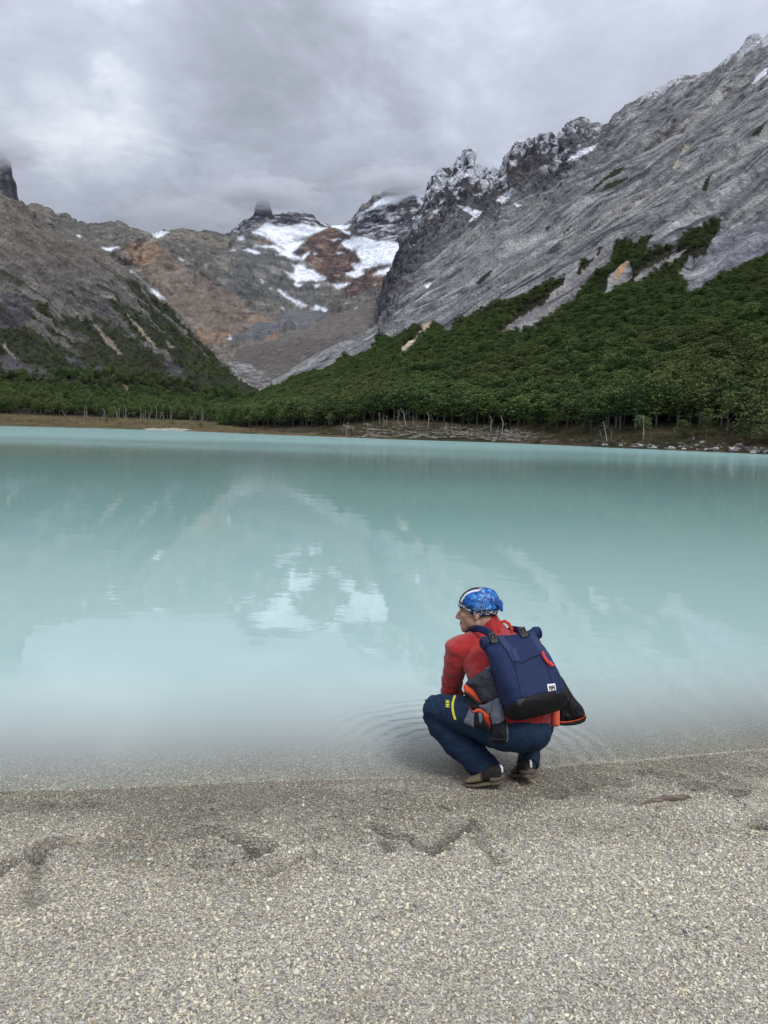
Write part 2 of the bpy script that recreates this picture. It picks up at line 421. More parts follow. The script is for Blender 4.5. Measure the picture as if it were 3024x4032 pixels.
# snow dust near the tops
ridge_y = np.interp(pxG, rx, [r[1] for r in ridge]); dy = pyG - ridge_y
up = normals(GR)[..., 2]
sn = fbm(coord / np.array([26, 10, 8]), 5, 95, gain=0.62)
sn2 = fbm(GR / 70.0, 4, 99)
bandw = np.interp(pxG, [1600, 1700, 1850, 2100, 2300, 2500, 2800, 3024], [80, 170, 230, 120, 75, 75, 45, 100])
led = fbm(np.stack([GR[..., 0] / 9, GR[..., 1] / 9, GR[..., 2] / 16], -1), 5, 95, gain=0.65)
dust = smooth(0.10, 0.30, led + 0.6 * sn2 + 0.40 * (1 - dy / bandw) - 0.27) * smooth(1.15, 0.8, dy / bandw) * smooth(1570, 1690, pxG) * np.interp(pxG, [1900, 2200, 3024], [.72, .55, .5])
zs = lambda pts: zpoly(pts, 1600, 500, 1000 / 1659)
patch = polymask(pxG, pyG, [zs(q) for q in ([(320, 510), (420, 525), (490, 550), (470, 585), (400, 635), (430, 580), (380, 545)], [(690, 400), (725, 415), (690, 450), (620, 490), (580, 480), (640, 430)], [(1250, 95), (1215, 150), (1130, 200), (1040, 235), (1070, 190), (1150, 150)], [(110, 1030), (165, 1018), (130, 1055)], [(700, 495), (760, 510), (720, 525)])] + [[(3024, 265), (3024, 300), (2960, 330), (2980, 300)]], 10, 15)
dust = np.maximum(dust, patch * smooth(-0.35, 0.05, sn + 0.1) * 0.95)
base = lerp3(base, C(232, 236, 244), dust)
bank = rows_idx < 0.06
base[bank] = (lerp3(C(92, 80, 62), C(62, 62, 42), smooth(-0.3, 0.3, fbm(GR / 9.0, 4, 3))))[bank]
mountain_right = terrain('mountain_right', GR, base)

# ---- left-hand mountain with the flat meadow at its foot
pxL = np.concatenate([np.linspace(-2700, -150, 70), np.linspace(-140, 1420, 480)])
rL = []
sx = [-900, -400, 0, 400, 700, 1000, 1200, 1420]
rL.append(dict(px=sx, D=list(shore_xy(sx) - 1), z=[-0.3] * 8))
rL.append(dict(px=sx, D=list(shore_xy(sx) + 4), z=[0.5] * 8))
rL.append(dict(px=sx, D=[450, 480, 500, 520, 540, 500, 420, 330], z=[6.6, 6.6, 6.6, 6.6, 6.4, 5.0, 3.4, 2.0]))
rL.append(dict(px=sx, D=[560, 590, 610, 640, 690, 720, 700, 600], z=[32, 30, 28, 25, 21, 16, 10, 4]))
lr = [(-2700, 150), (-900, 360), (-400, 590), (-150, 700), (0, 788), (55, 822), (110, 845), (190, 905), (300, 965), (390, 1012), (470, 1080), (560, 1172), (660, 1262), (760, 1358), (860, 1448), (960, 1530), (1010, 1552), (1100, 1578), (1200, 1592), (1420, 1610)]
lx = [r[0] for r in lr]
lD = list(np.interp(lx, [-2700, 0, 400, 700, 1000, 1200, 1420], [820, 880, 930, 960, 960, 900, 800]))
rL.append(dict(px=lx, D=lD, py=[r[1] for r in lr]))
rL.append(dict(px=lx, D=list(np.array(lD) + 250), py=[r[1] + 240 for r in lr]))
GL = loft(rL, pxL, 500, [0.03, 0.10, 0.16, 0.65, 0.06], 2)
ri = np.arange(GL.shape[0])[:, None] / GL.shape[0] + 0 * GL[..., 0]
pxl, pyl = project(GL)
nL = normals(GL)
A_, B_ = at_dist(50.0, 900.0, 850.0), at_dist(800.0, 1450.0, 860.0)
TL = (A_ - B_) / np.linalg.norm(A_ - B_); WL = np.cross(TL, UPF); WL /= np.linalg.norm(WL); SL = np.cross(WL, TL)
cL = np.stack([GL @ TL, GL @ WL, GL @ SL], -1)
w = smooth(0.24, 0.42, ri)
d = fbm(cL / np.array([200, 90, 70]), 4, 121, ridged=True) * 10 + fbm(cL / np.array([80, 24, 18]), 5, 133, gain=0.56, ridged=True) * 7 + fbm(np.stack([GL[..., 0] / 20, GL[..., 1] / 20, GL[..., 2] / 70], -1), 5, 141, gain=0.6, ridged=True) * 6
st = fbm(cL / np.array([30, 9, 7]), 4, 157, gain=0.6); d += np.sign(st) * np.abs(st) ** 0.6 * 2.4
flat = (ri < 0.13)
d = d * w + fbm(GL / 12.0, 3, 19) * 0.35 * smooth(0.03, 0.06, ri) * (1 - w)
GL = GL + nL * d[..., None] * np.sign(nL[..., 2:3])
pxl, pyl = project(GL)
t1 = tone(cL, 161, np.array([150, 40, 30])); t2 = tone(cL, 171, np.array([28, 8, 6.0])); t3 = tone(cL, 181, np.array([110, 24, 18.0]))
bl = lerp3(C(100, 98, 98), C(116, 112, 109), smooth(-0.3, 0.3, t1))
bl = lerp3(bl, C(76, 75, 78), smooth(-0.02, 0.36, t2) * 0.8)
bl = lerp3(bl, C(142, 138, 133), smooth(0.16, 0.5, -t2) * 0.6)
hi = smooth(1250, 950, pyl)
bl = lerp3(bl, C(116, 110, 101), hi * 0.5)
vegL = smooth(-0.16, 0.10, t3 + (pyl - 1215) / 520.0 + 0.35 * t2)
vegL = np.maximum(vegL, 0.85 * smooth(-0.05, 0.15, t3 + 0.2 - np.hypot((pxl - 60) / 200, (pyl - 1080) / 160) * 0.5))
bl = lerp3(bl, lerp3(C(46, 54, 44), C(60, 62, 46), smooth(-0.3, 0.3, t2)), np.clip(vegL, 0, 1) * 0.93)
crag = polymask(pxl, pyl, [[(0, 1150), (110, 1170), (130, 1260), (60, 1310), (0, 1290)], [(0, 1400), (110, 1430), (250, 1490), (265, 1510), (140, 1490), (0, 1450)], [(260, 1390), (320, 1420), (330, 1450), (280, 1430)], [(370, 1430), (410, 1440), (400, 1490), (375, 1480)], [(640, 1420), (720, 1450), (740, 1500), (660, 1480)]], 22, 18, 0.03)
bl[crag] = (lerp3(C(92, 90, 94), C(66, 65, 70), smooth(-0.2, 0.3, t2)))[crag]
streak = polymask(pxl, pyl, [[(0, 1330), (30, 1375), (62, 1410), (55, 1412), (15, 1372)], [(360, 1270), (440, 1340), (480, 1400), (470, 1402), (420, 1350)], [(450, 1470), (520, 1545), (512, 1548), (440, 1482)], [(560, 1460), (620, 1520), (610, 1520)], [(640, 1330), (690, 1370), (680, 1372)], [(250, 1180), (330, 1260), (320, 1262)], [(500, 1230), (560, 1300), (620, 1370), (610, 1370), (540, 1300)]], 9, 25, 0.04)
bl[streak] = C(150, 138, 124)
bl = lerp3(bl, C(52, 52, 40) + 0 * bl, (1 - smooth(0.27, 0.32, ri)) * smooth(0.12, 0.14, ri))
mead = lerp3(C(108, 96, 68), C(86, 84, 56), smooth(-0.3, 0.3, fbm(GL / np.array([26, 8, 8.0]), 4, 5)))
mead = lerp3(mead, C(112, 78, 56), smooth(0.15, 0.4, fbm(GL / np.array([40, 10, 8.0]), 3, 15)) * 0.7)
bl = lerp3(bl, mead, (1 - smooth(0.12, 0.14, ri)))
sand = polymask(pxl, pyl, [[(560, 1688), (680, 1685), (760, 1692), (700, 1700), (640, 1702)]], 5, 4)
bl[sand & (ri < 0.1)] = C(178, 172, 160)
mountain_left = terrain('mountain_left', GL, bl)

# ---- valley head: rust-brown rock hump, glacier bowl, moraine and skyline
pxB = np.linspace(-350, 1900, 560)
bx = [-350, 300, 700, 900, 1000, 1100, 1300, 1500, 1700, 1900]
rB = []
rB.append(dict(px=bx, D=[800] * 10, z=[0.0] * 10))
rB.append(dict(px=bx, D=[1000, 1000, 980, 940, 900, 880, 900, 1000, 1150, 1200], py=[1560, 1540, 1500, 1505, 1545, 1558, 1510, 1380, 1250, 1200]))
rB.append(dict(px=bx, D=[1300, 1320, 1250, 1230, 1230, 1260, 1330, 1420, 1500, 1550], py=[1420, 1400, 1375, 1350, 1350, 1330, 1255, 1160, 1100, 1050]))
rB.append(dict(px=[-350, 300, 450, 520, 600, 700, 850, 1000, 1150, 1300, 1500, 1700, 1900], D=[1600, 1650, 1650, 1600, 1560, 1560, 1600, 1650, 1700, 1750, 1800, 1850, 1850], py=[1000, 1020, 1010, 975, 962, 1000, 1085, 1130, 1195, 1190, 1110, 1040, 1000]))
skyl = [(-350, 700), (0, 790), (60, 808), (110, 818), (140, 815), (190, 826), (215, 850), (270, 862), (300, 884), (350, 902), (400, 900), (470, 891), (500, 905), (540, 922), (575, 930), (596, 946), (612, 944), (640, 925), (690, 912), (742, 904), (770, 918), (830, 916), (880, 926), (918, 912), (922, 896), (960, 868), (992, 852), (1003, 848), (1030, 846), (1066, 846), (1088, 846), (1130, 840), (1136, 834), (1150, 842), (1180, 836), (1200, 838), (1232, 850), (1262, 874), (1304, 888), (1330, 886), (1352, 884), (1385, 870), (1410, 838), (1432, 812), (1470, 788), (1490, 778), (1540, 742), (1580, 730), (1640, 728), (1700, 740), (1900, 700)]
sxx = [q[0] for q in skyl]
rB.append(dict(px=sxx, D=list(np.interp(sxx, [-350, 300, 900, 1300, 1600, 1900], [1850, 2000, 2250, 2300, 2150, 2000])), py=[q[1] for q in skyl]))
rB.append(dict(px=sxx, D=list(np.interp(sxx, [-350, 300, 900, 1300, 1600, 1900], [1850, 2000, 2250, 2300, 2150, 2000]) + 260), py=[q[1] + 180 for q in skyl]))
GB = loft(rB, pxB, 440, [0.03, 0.22, 0.35, 0.36, 0.04], 2)
pxb, pyb = project(GB)
nB = normals(GB); nB *= np.sign(nB[..., 2:3])
ri = np.arange(GB.shape[0])[:, None] / GB.shape[0] + 0 * pxb
z7 = lambda pts: zpoly(pts, 900, 750, 800 / 1659.0)
z1 = lambda pts: zpoly(pts, 0, 500, 0.9114)
snowp = [z7(q) for q in ([(185, 345), (260, 300), (320, 252), (350, 275), (420, 297), (520, 285), (600, 265), (680, 290), (800, 305), (770, 318), (660, 372), (600, 385), (480, 420), (560, 415), (640, 395), (590, 440), (520, 510), (470, 500), (450, 470), (400, 440), (330, 400), (230, 352)],
    [(190, 445), (300, 452), (400, 455), (460, 490), (520, 515), (600, 555), (610, 525), (670, 488), (640, 530), (600, 570), (520, 558), (470, 540), (380, 518), (440, 512), (350, 470), (240, 468)],
    [(115, 478), (200, 482), (260, 510), (230, 520), (150, 500)], [(0, 490), (60, 492), (20, 502)], [(70, 375), (140, 385), (130, 405), (70, 408)],
    [(925, 425), (990, 395), (1005, 345), (940, 325), (1010, 275), (960, 280), (850, 285), (830, 300), (910, 315), (960, 350), (1050, 380), (1110, 380), (1200, 415), (1300, 408), (1360, 432), (1405, 430), (1440, 475), (1420, 540), (1390, 600), (1340, 640), (1300, 690), (1160, 692), (1230, 655), (1330, 620), (1340, 595), (1230, 605), (1140, 635), (1080, 640), (1110, 680), (1040, 712), (930, 688), (1040, 650), (1005, 595), (1075, 600), (1082, 560), (1040, 500), (940, 460)],
    [(450, 662), (520, 690), (560, 610), (610, 600), (640, 650), (690, 645), (740, 690), (805, 715), (740, 740), (680, 730), (600, 745), (560, 755), (500, 700)], [(485, 720), (540, 755), (620, 772), (560, 786)], [(480, 575), (530, 605), (620, 640), (600, 655), (540, 620)],
    [(398, 803), (440, 820), (500, 870), (590, 915), (648, 942), (590, 955), (520, 905), (450, 860)], [(655, 955), (700, 965), (705, 930), (750, 950), (820, 978), (790, 992), (720, 975), (660, 968)], [(800, 765), (900, 768), (1000, 745), (950, 780), (910, 810), (870, 790)], [(695, 765), (765, 768), (720, 790)],
    [(1140, 155), (1220, 80), (1280, 50), (1440, 30), (1500, 0), (1640, -40), (1640, 60), (1600, 130), (1550, 110), (1520, 40), (1460, 60), (1360, 120), (1300, 110)], [(225, 702), (290, 750), (275, 752)], [(340, 790), (365, 805), (350, 808)], [(950, 918), (995, 920), (965, 928)], [(1020, 958), (1055, 955), (1035, 965)], [(0, 1195), (20, 1215), (0, 1222)], [(415, 950), (470, 968), (440, 970)], [(800, 400), (920, 395), (860, 410)], [(690, 510), (720, 515), (700, 530)], [(875, 505), (940, 512), (900, 518)])]
snowp += [z1(q) for q in ([(428, 517), (470, 522), (515, 516), (495, 535), (480, 538), (455, 530)], [(640, 688), (690, 720), (722, 750), (690, 738), (660, 715)], [(328, 464), (356, 476), (345, 484)], [(548, 617), (582, 632), (565, 632)], [(770, 558), (798, 578), (785, 578)], [(650, 452), (690, 448), (732, 456), (700, 472), (678, 484)], [(535, 551), (552, 553), (545, 558)], [(885, 597), (900, 598), (890, 602)], [(845, 625), (860, 634), (850, 634)], [(980, 905), (1002, 915), (990, 922)])]
snow = polymask(pxb, pyb, snowp, 5, 31, 0.06)
knob = polymask(pxb, pyb, [z7([(520, 505), (640, 400), (740, 320), (850, 300), (940, 345), (1005, 385), (930, 425), (1080, 560), (1070, 600), (1010, 600), (1040, 650), (900, 720), (810, 720), (700, 650), (600, 575)])], 8, 33)
moraine = polymask(pxb, pyb, [z7([(1280, 830), (1280, 960), (1200, 1120), (1130, 1200), (900, 1440), (560, 1620), (300, 1659), (200, 1640), (0, 1420), (60, 1290), (300, 1250), (450, 1170), (700, 1090), (900, 1010), (1100, 920)])] + [[(1400, 1280), (1560, 1150), (1650, 1100), (1700, 1300), (1450, 1420), (1000, 1570)]], 12, 35)
slate = polymask(pxb, pyb, [z7([(-40, 1180), (60, 1230), (250, 1230), (400, 1160), (620, 1130), (800, 1030), (860, 990), (600, 990), (450, 960), (380, 1090), (250, 1060), (150, 1180)])], 14, 36)
sw = (1 - 0.93 * snow) * (1 - 0.75 * (moraine | slate)) * smooth(0.03, 0.1, ri)
d = fbm(GB / np.array([150, 260, 110]), 4, 221) * 16 + fbm(GB / np.array([50, 70, 30]), 5, 233, gain=0.58, ridged=True) * 8 + fbm(np.stack([GB[..., 0] / 20, GB[..., 1] / 40, GB[..., 2] / 110], -1), 5, 241, gain=0.62, ridged=True) * 9
st = fbm(GB / np.array([26, 36, 10]), 4, 257, gain=0.62); d += np.sign(st) * np.abs(st) ** 0.6 * 3.5
sw = blur2(sw, 3) * np.maximum(0.5 + 0.5 * smooth(2300, 2000, GB[..., 1]), 1.1 * smooth(1380, 1450, pxb))
GB = GB + nB * (d * sw)[..., None]
pxb, pyb = project(GB)
snow = polymask(pxb, pyb, snowp, 5, 31, 0.06)
knob = polymask(pxb, pyb, [z7([(520, 505), (640, 400), (740, 320), (850, 300), (940, 345), (1005, 385), (930, 425), (1080, 560), (1070, 600), (1010, 600), (1040, 650), (900, 720), (810, 720), (700, 650), (600, 575)])], 8, 33)
moraine = polymask(pxb, pyb, [z7([(1280, 830), (1280, 960), (1200, 1120), (1130, 1200), (900, 1440), (560, 1620), (300, 1659), (200, 1640), (0, 1420), (60, 1290), (300, 1250), (450, 1170), (700, 1090), (900, 1010), (1100, 920)])] + [[(1400, 1280), (1560, 1150), (1650, 1100), (1700, 1300), (1450, 1420), (1000, 1570)]], 12, 35)
slate = polymask(pxb, pyb, [z7([(-40, 1180), (60, 1230), (250, 1230), (400, 1160), (620, 1130), (800, 1030), (860, 990), (600, 990), (450, 960), (380, 1090), (250, 1060), (150, 1180)])], 14, 36)
t1 = tone(GB, 261, np.array([160, 220, 90.0])); t2 = tone(GB, 271, np.array([26, 40, 16.0])); t3 = tone(np.stack([GB[..., 0] / 22, GB[..., 1] / 60, GB[..., 2] / 120], -1), 281, 1.0)
bb = lerp3(C(98, 97, 95), C(118, 114, 106), smooth(-0.3, 0.3, t1))
green = smooth(860, 960, pxb) * smooth(1330, 1180, pxb); bb = lerp3(bb, C(92, 98, 100), green * smooth(1280, 1100, pyb) * 0.7)
orange = polymask(pxb, pyb, [z1([(490, 535), (560, 500), (640, 490), (740, 530), (800, 590), (880, 650), (960, 680), (1040, 720), (1090, 800), (1190, 850), (1200, 900), (1130, 920), (1080, 880), (980, 930), (880, 930), (820, 870), (700, 740), (640, 670), (640, 630), (520, 570)])], 26, 37, 0.015)
bb = lerp3(bb, lerp3(C(136, 120, 108), C(124, 110, 102), smooth(-0.3, 0.3, t1)), (orange * 0.66) * smooth(-0.6, 0.1, t2 + t1 + 0.3))
ochre = polymask(pxb, pyb, [z1([(1060, 810), (1190, 840), (1200, 905), (1150, 920), (1080, 880)]), z1([(850, 880), (1000, 890), (980, 935), (880, 940)]), z1([(550, 500), (680, 500), (720, 560), (600, 600), (520, 550)])], 20, 38); bb = lerp3(bb, C(152, 124, 102) + 0 * bb, ochre * 0.55)
rust = knob | polymask(pxb, pyb, [z7([(900, 720), (1100, 700), (1250, 620), (1320, 700), (1300, 760), (1150, 800), (960, 880), (930, 810)]), z7([(170, 410), (300, 400), (400, 440), (300, 450)]), z7([(300, 460), (420, 450), (470, 490), (400, 510)]), z7([(540, 620), (640, 650), (600, 690), (540, 650)])], 12, 39)
bb = lerp3(bb, lerp3(C(112, 88, 82), C(76, 68, 70), smooth(-0.25, 0.25, t2)), rust * 0.9)
darkr = polymask(pxb, pyb, [z7([(30, 350), (60, 290), (190, 210), (210, 90), (340, 80), (360, 190), (560, 170), (700, 190), (840, 280), (800, 305), (600, 262), (420, 295), (320, 250), (200, 330)]), z7([(920, 290), (1050, 180), (1140, 100), (1300, 0), (1700, -60), (1700, 500), (1400, 440), (1200, 410), (1060, 370), (1020, 280)])], 6, 41)
bb = lerp3(bb, lerp3(C(84, 86, 94), C(66, 66, 74), smooth(-0.2, 0.3, t2)), darkr * 0.95)
bb = lerp3(bb, C(68, 66, 70), smooth(0.05, 0.4, t2) * 0.6)
bb = lerp3(bb, C(152, 146, 138), smooth(0.12, 0.5, -t2) * 0.6)
bb = lerp3(bb, C(70, 66, 68), smooth(0.15, 0.5, t3) * smooth(1100, 1250, pyb) * smooth(1380, 1300, pyb) * 0.6)
sc = lerp3(C(108, 103, 99), C(94, 90, 87), smooth(-0.2, 0.3, t1))
sc = lerp3(sc, C(132, 124, 116), smooth(0.2, 0.45, tone(GB, 291, np.array([9, 9, 6.0]))) * 0.6)
bb[moraine] = sc[moraine]; bb[slate] = (lerp3(C(94, 97, 102), C(110, 110, 112), smooth(-0.3, 0.3, t2)))[slate]
rub = polymask(pxb, pyb, [z7([(0, 1400), (130, 1400), (400, 1560), (560, 1610), (300, 1700), (100, 1700)])], 14, 43)
bb = lerp3(bb, lerp3(C(150, 148, 146), C(92, 90, 90), smooth(-0.25, 0.2, tone(GB, 293, np.array([8, 8, 5.0])))), rub * 0.85)
sdust = smooth(0.1, 0.4, fbm(GB / np.array([30, 40, 8]), 5, 297, gain=0.6) + 0.1) * darkr * 0.6
snc = lerp3(C(232, 237, 245), C(184, 190, 202), smooth(0.0, 0.5, fbm(GB / np.array([40, 60, 14.0]), 4, 351)) * .8); bb = lerp3(bb, snc, np.maximum(blur2(snow, 1), sdust))
mountain_far = terrain('mountain_far', GB, bb)

# ---- rock tower on the left skyline, its top lost in the cloud
pxT = np.linspace(-330, 84, 130)
tw = [(-330, 460), (-150, 520), (-40, 560), (0, 600), (18, 622), (34, 640), (44, 690), (54, 730), (62, 780), (76, 812), (84, 830)]
tx = [q[0] for q in tw]
rT = [dict(px=tx, D=[1480] * len(tx), py=[1000] * len(tx)), dict(px=tx, D=[1500] * len(tx), py=[q[1] for q in tw]), dict(px=tx, D=[1640] * len(tx), py=[q[1] + 30 for q in tw]), dict(px=tx, D=[1700] * len(tx), py=[1040] * len(tx))]
GT = loft(rT, pxT, 150, [0.6, 0.15, 0.25], 1)
nT = normals(GT)
GT = GT + nT * (fbm(np.stack([GT[..., 0] / 22, GT[..., 1] / 22, GT[..., 2] / 60], -1), 5, 301, gain=0.6, ridged=True) * 7)[..., None]
bt = lerp3(C(108, 110, 116), C(84, 86, 92), smooth(-0.3, 0.3, tone(GT, 311, 18.0)))  # rock colour lightened to paint in the fog around it
bt = lerp3(bt, C(190, 194, 200), smooth(0.15, 0.45, tone(GT, 321, np.array([20, 20, 10.0]))) * 0.6)
rock_tower = terrain('mountain_tower', GT, bt)

# stub tower on the far skyline, its head in the cloud
pxS = np.linspace(990, 1082, 60)
tq = [(990, 862), (1000, 850), (1005, 832), (1008, 815), (1013, 800), (1022, 788), (1035, 790), (1046, 784), (1058, 796), (1064, 820), (1069, 842), (1082, 858)]
tx = [q[0] for q in tq]
GS = loft([dict(px=tx, D=[2215] * len(tx), py=[900] * len(tx)), dict(px=tx, D=[2235] * len(tx), py=[q[1] for q in tq]), dict(px=tx, D=[2275] * len(tx), py=[q[1] + 4 for q in tq]), dict(px=tx, D=[2300] * len(tx), py=[900] * len(tx))], pxS, 90, [.6, .15, .25], 1)
GS = GS + normals(GS) * (fbm(np.stack([GS[..., 0] / 12, GS[..., 1] / 12, GS[..., 2] / 40], -1), 5, 331, gain=0.6, ridged=True) * 3.5)[..., None]
bt = lerp3(C(104, 105, 110), C(84, 85, 91), smooth(-0.3, 0.3, tone(GS, 341, 9.0)))  # paler than bare rock: fog put into the tower's colour
terrain('mountain_tower', GS, bt)

# ---- ground sheet under everything, out to the horizon
def ground_sheet():
    r = np.concatenate([np.linspace(0, 60, 8), np.geomspace(90, 9000, 22)]); a = np.linspace(0, 2 * np.pi, 73)
    R, A = np.meshgrid(r, a); z = np.where(R < 400, -4.0, -4.0 + 0.002 * (R - 400))
    V = np.stack([R * np.cos(A), R * np.sin(A), z], -1)
    me = mesh_np('ground', V.reshape(-1, 3), grid_faces(V.shape[1], V.shape[0], True))
    b = NB('ground_earth'); p = b.pos()
    b.principled(b.ramp(b.noise(p, 0.05, 6), [(0.3, (0.06, 0.055, 0.045)), (0.7, (0.13, 0.12, 0.1))]), 0.95)
    tag(link('ground', me, b.m), kind='structure')
ground_sheet()
# ------------------------------------------------------------------ lake, shore and beach
WLX = [-600, 0, 300, 600, 900, 1200, 1500, 1750, 1900, 2050, 2150, 2300, 2450, 2600, 2750, 2900, 3024, 3600]
WLY = [3128, 3116, 3112, 3098, 3084, 3074, 3068, 3062, 3056, 3044, 3030, 3012, 3004, 2994, 2980, 2966, 2956, 2910]
_wl = at_z(np.array(WLX, float), np.array(WLY, float), 0.0)
def wl_y(x):
    """near waterline y for a world x; beyond the frame the shore curves gently round"""
    x = np.asarray(x, float)
    y = np.interp(x, _wl[:, 0], _wl[:, 1])
    xl, xr = _wl[0, 0], _wl[-1, 0]
    y = np.where(x < xl, _wl[0, 1] - 0.06 * (x - xl) - 0.0035 * np.minimum(x - xl, 0) ** 2 * -1, y)
    return np.where(x > xr, _wl[-1, 1] + 0.25 * (x - xr) + 0.004 * np.maximum(x - xr, 0) ** 2, y)
# scratched marks and foot scuffs in the gravel, as polylines of photo pixels
GROOVES = [([(-40, 3475), (20, 3440), (110, 3405), (215, 3352)], 0.034, 0.040), ([(150, 3420), (158, 3475)], 0.03, 0.014), ([(110, 3540), (120, 3585)], 0.04, 0.012),
           ([(790, 3300), (900, 3300), (970, 3330), (1035, 3362), (990, 3380), (900, 3412), (800, 3445)], 0.034, 0.040), ([(790, 3370), (795, 3415)], 0.02, 0.014),
           ([(1060, 3460), (1110, 3425), (1170, 3405), (1220, 3392)], 0.03, 0.016), ([(1220, 3290), (1260, 3335)], 0.03, 0.012),
           ([(1470, 3270), (1560, 3315), (1640, 3342), (1715, 3370), (1750, 3330), (1800, 3285), (1835, 3248)], 0.028, 0.024), ([(1505, 3330), (1530, 3370)], 0.03, 0.018),
           ([(1860, 3270), (1900, 3340), (1950, 3420)], 0.03, 0.012), ([(1290, 3400), (1350, 3440)], 0.04, 0.010)]
SCUFFS = [(350, 3150, .07, .018), (180, 3160, .06, .016), (820, 3135, .05, .012), (700, 3185, .06, .012), (810, 3200, .05, .014), (1270, 3108, .06, .014), (1500, 3108, .06, .014), (1620, 3090, .08, .012), (2540, 3035, .06, .020), (2630, 3050, .08, .024), (2400, 3070, .10, .018), (2300, 3090, .07, .018), (2740, 3100, .08, .020), (2890, 3140, .07, .026), (2960, 3010, .06, .018), (3000, 3275, .10, .022), (2820, 3050, .06, .014), (2180, 3120, .08, .012), (2000, 3150, .07, .010), (1230, 3170, .05, .010), (1330, 3220, .08, .010), (2470, 3160, .09, .008), (2260, 3290, .12, .008), (2700, 3400, .14, .008), (600, 3560, .16, .008), (1800, 3750, .2, .008), (2600, 3800, .2, .008), (300, 3850, .2, .008), (1100, 3900, .15, .008)]
def _prep():
    G = []
    for pts, wd, dp in GROOVES:
        a = np.array(pts, float); P = at_z(a[:, 0], a[:, 1], 0.06)[:, :2]; G.append((P, wd, dp))
    S = [(at_z(float(x), float(y), 0.05)[:2], r, d) for x, y, r, d in SCUFFS]
    return G, S
_G, _S = _prep()
def groove_depth(x, y):
    d = np.zeros(np.shape(x)); m = np.zeros(np.shape(x))
    if np.ndim(x) and len(np.ravel(x)):
        jx = x + 0.018 * vnoise(np.stack([x * 22, y * 22, 0 * x], -1), 5); jy = y + 0.018 * vnoise(np.stack([x * 22, y * 22, 0 * x + 7], -1), 6)
    else: jx, jy = x, y
    for P, wd, dp in _G:
        best = np.full(np.shape(x), 9.0)
        for k in range(len(P) - 1):
            a, b = P[k], P[k + 1]; ab = b - a
            t = np.clip(((jx - a[0]) * ab[0] + (jy - a[1]) * ab[1]) / (ab @ ab), 0, 1)
            best = np.minimum(best, np.hypot(jx - a[0] - t * ab[0], jy - a[1] - t * ab[1]))
        q = best / wd
        prof = -np.exp(-q ** 2 * 1.1) + 0.42 * np.exp(-((q - 2.1) / 0.75) ** 2)
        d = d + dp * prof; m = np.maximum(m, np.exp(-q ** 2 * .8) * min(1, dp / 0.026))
    for c, r, dp in _S:
        q = np.hypot(jx - c[0], (jy - c[1]) * 1.5) / r
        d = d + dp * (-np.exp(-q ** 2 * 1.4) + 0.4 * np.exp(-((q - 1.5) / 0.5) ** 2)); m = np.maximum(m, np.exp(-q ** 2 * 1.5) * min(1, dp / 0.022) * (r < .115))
    return d, m
def beach_z(x, y, detail=True):
    s = wl_y(x) - y
    z = np.where(s > 0, 0.13 * np.minimum(s, 0.12) + 0.085 * np.clip(s - .12, 0, 0.5) + 0.05 * np.clip(s - 0.6, 0, 6), 0.0)
    dd = -s
    z = np.where(s <= 0, -(0.10 * np.minimum(dd, 1.2) + 0.16 * np.clip(dd - 1.2, 0, 8)), z)
    # little wave-built lip at the right-hand waterline
    z = z + 0.014 * np.exp(-((s - 0.06) / 0.07) ** 2) * smooth(0.6, 1.2, np.asarray(x, float))
    if detail:
        p = np.stack([np.asarray(x) * 1.0, np.asarray(y) * 1.0, 0 * np.asarray(x)], -1)
        amp = smooth(0.0, 0.18, np.abs(s))
        z = z + (0.016 * fbm(p * 1.7, 3, 401) + 0.010 * fbm(p * 6, 3, 411)) * amp
        g, _ = groove_depth(x, y); z = z + 1.5 * g * (s > 0.02)
    return z
def ground_px(px, py):
    """ground point under a photo pixel (beach), by stepping along the ray"""
    z = 0.06
    for _ in range(8):
        P = at_z(float(px), float(py), z); z = float(beach_z(np.array([P[0]]), np.array([P[1]]))[0])
    return Vector((P[0], P[1], z))

def axis(dense0, dense1, n, lo, hi, m):
    a = np.linspace(dense0, dense1, n); l = dense0 - np.geomspace(0.06, dense0 - lo, m)[::-1]; r = dense1 + np.geomspace(0.06, hi - dense1, m)
    return np.concatenate([l, a, r])
bxs = axis(-2.7, 2.7, 410, -70, 70, 26); bys = axis(1.6, 5.2, 300, -45, 22, 24)
BX, BY = np.meshgrid(bxs, bys)
BZ = beach_z(BX, BY)
bs = wl_y(BX) - BY
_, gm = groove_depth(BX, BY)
wetn = fbm(np.stack([BX * 3, BY * 3, 0 * BX], -1), 4, 421)
def wetness(x, y, gm):
    s = wl_y(x) - y
    n = fbm(np.stack([x * 2.2, y * 4.0, 0 * x], -1), 4, 421)
    edge = np.interp(x, [-2.4, -1.0, 0.2, 1.0, 2.4], [0.75, 0.70, 0.62, 0.60, 0.30])
    return np.clip(np.maximum(smooth(0.9, -0.8, (s - edge) / 0.6 + n * 1.0) * 0.80, np.maximum(gm, 0.75 * smooth(0.14, 0.05, s + 0.05 * n) * smooth(1.0, 0.4, x))), 0, 1) * smooth(-0.012, 0.008, s)  # groove mask joins in: damp gravel and painted-in groove shade
wet = wetness(BX, BY, gm)
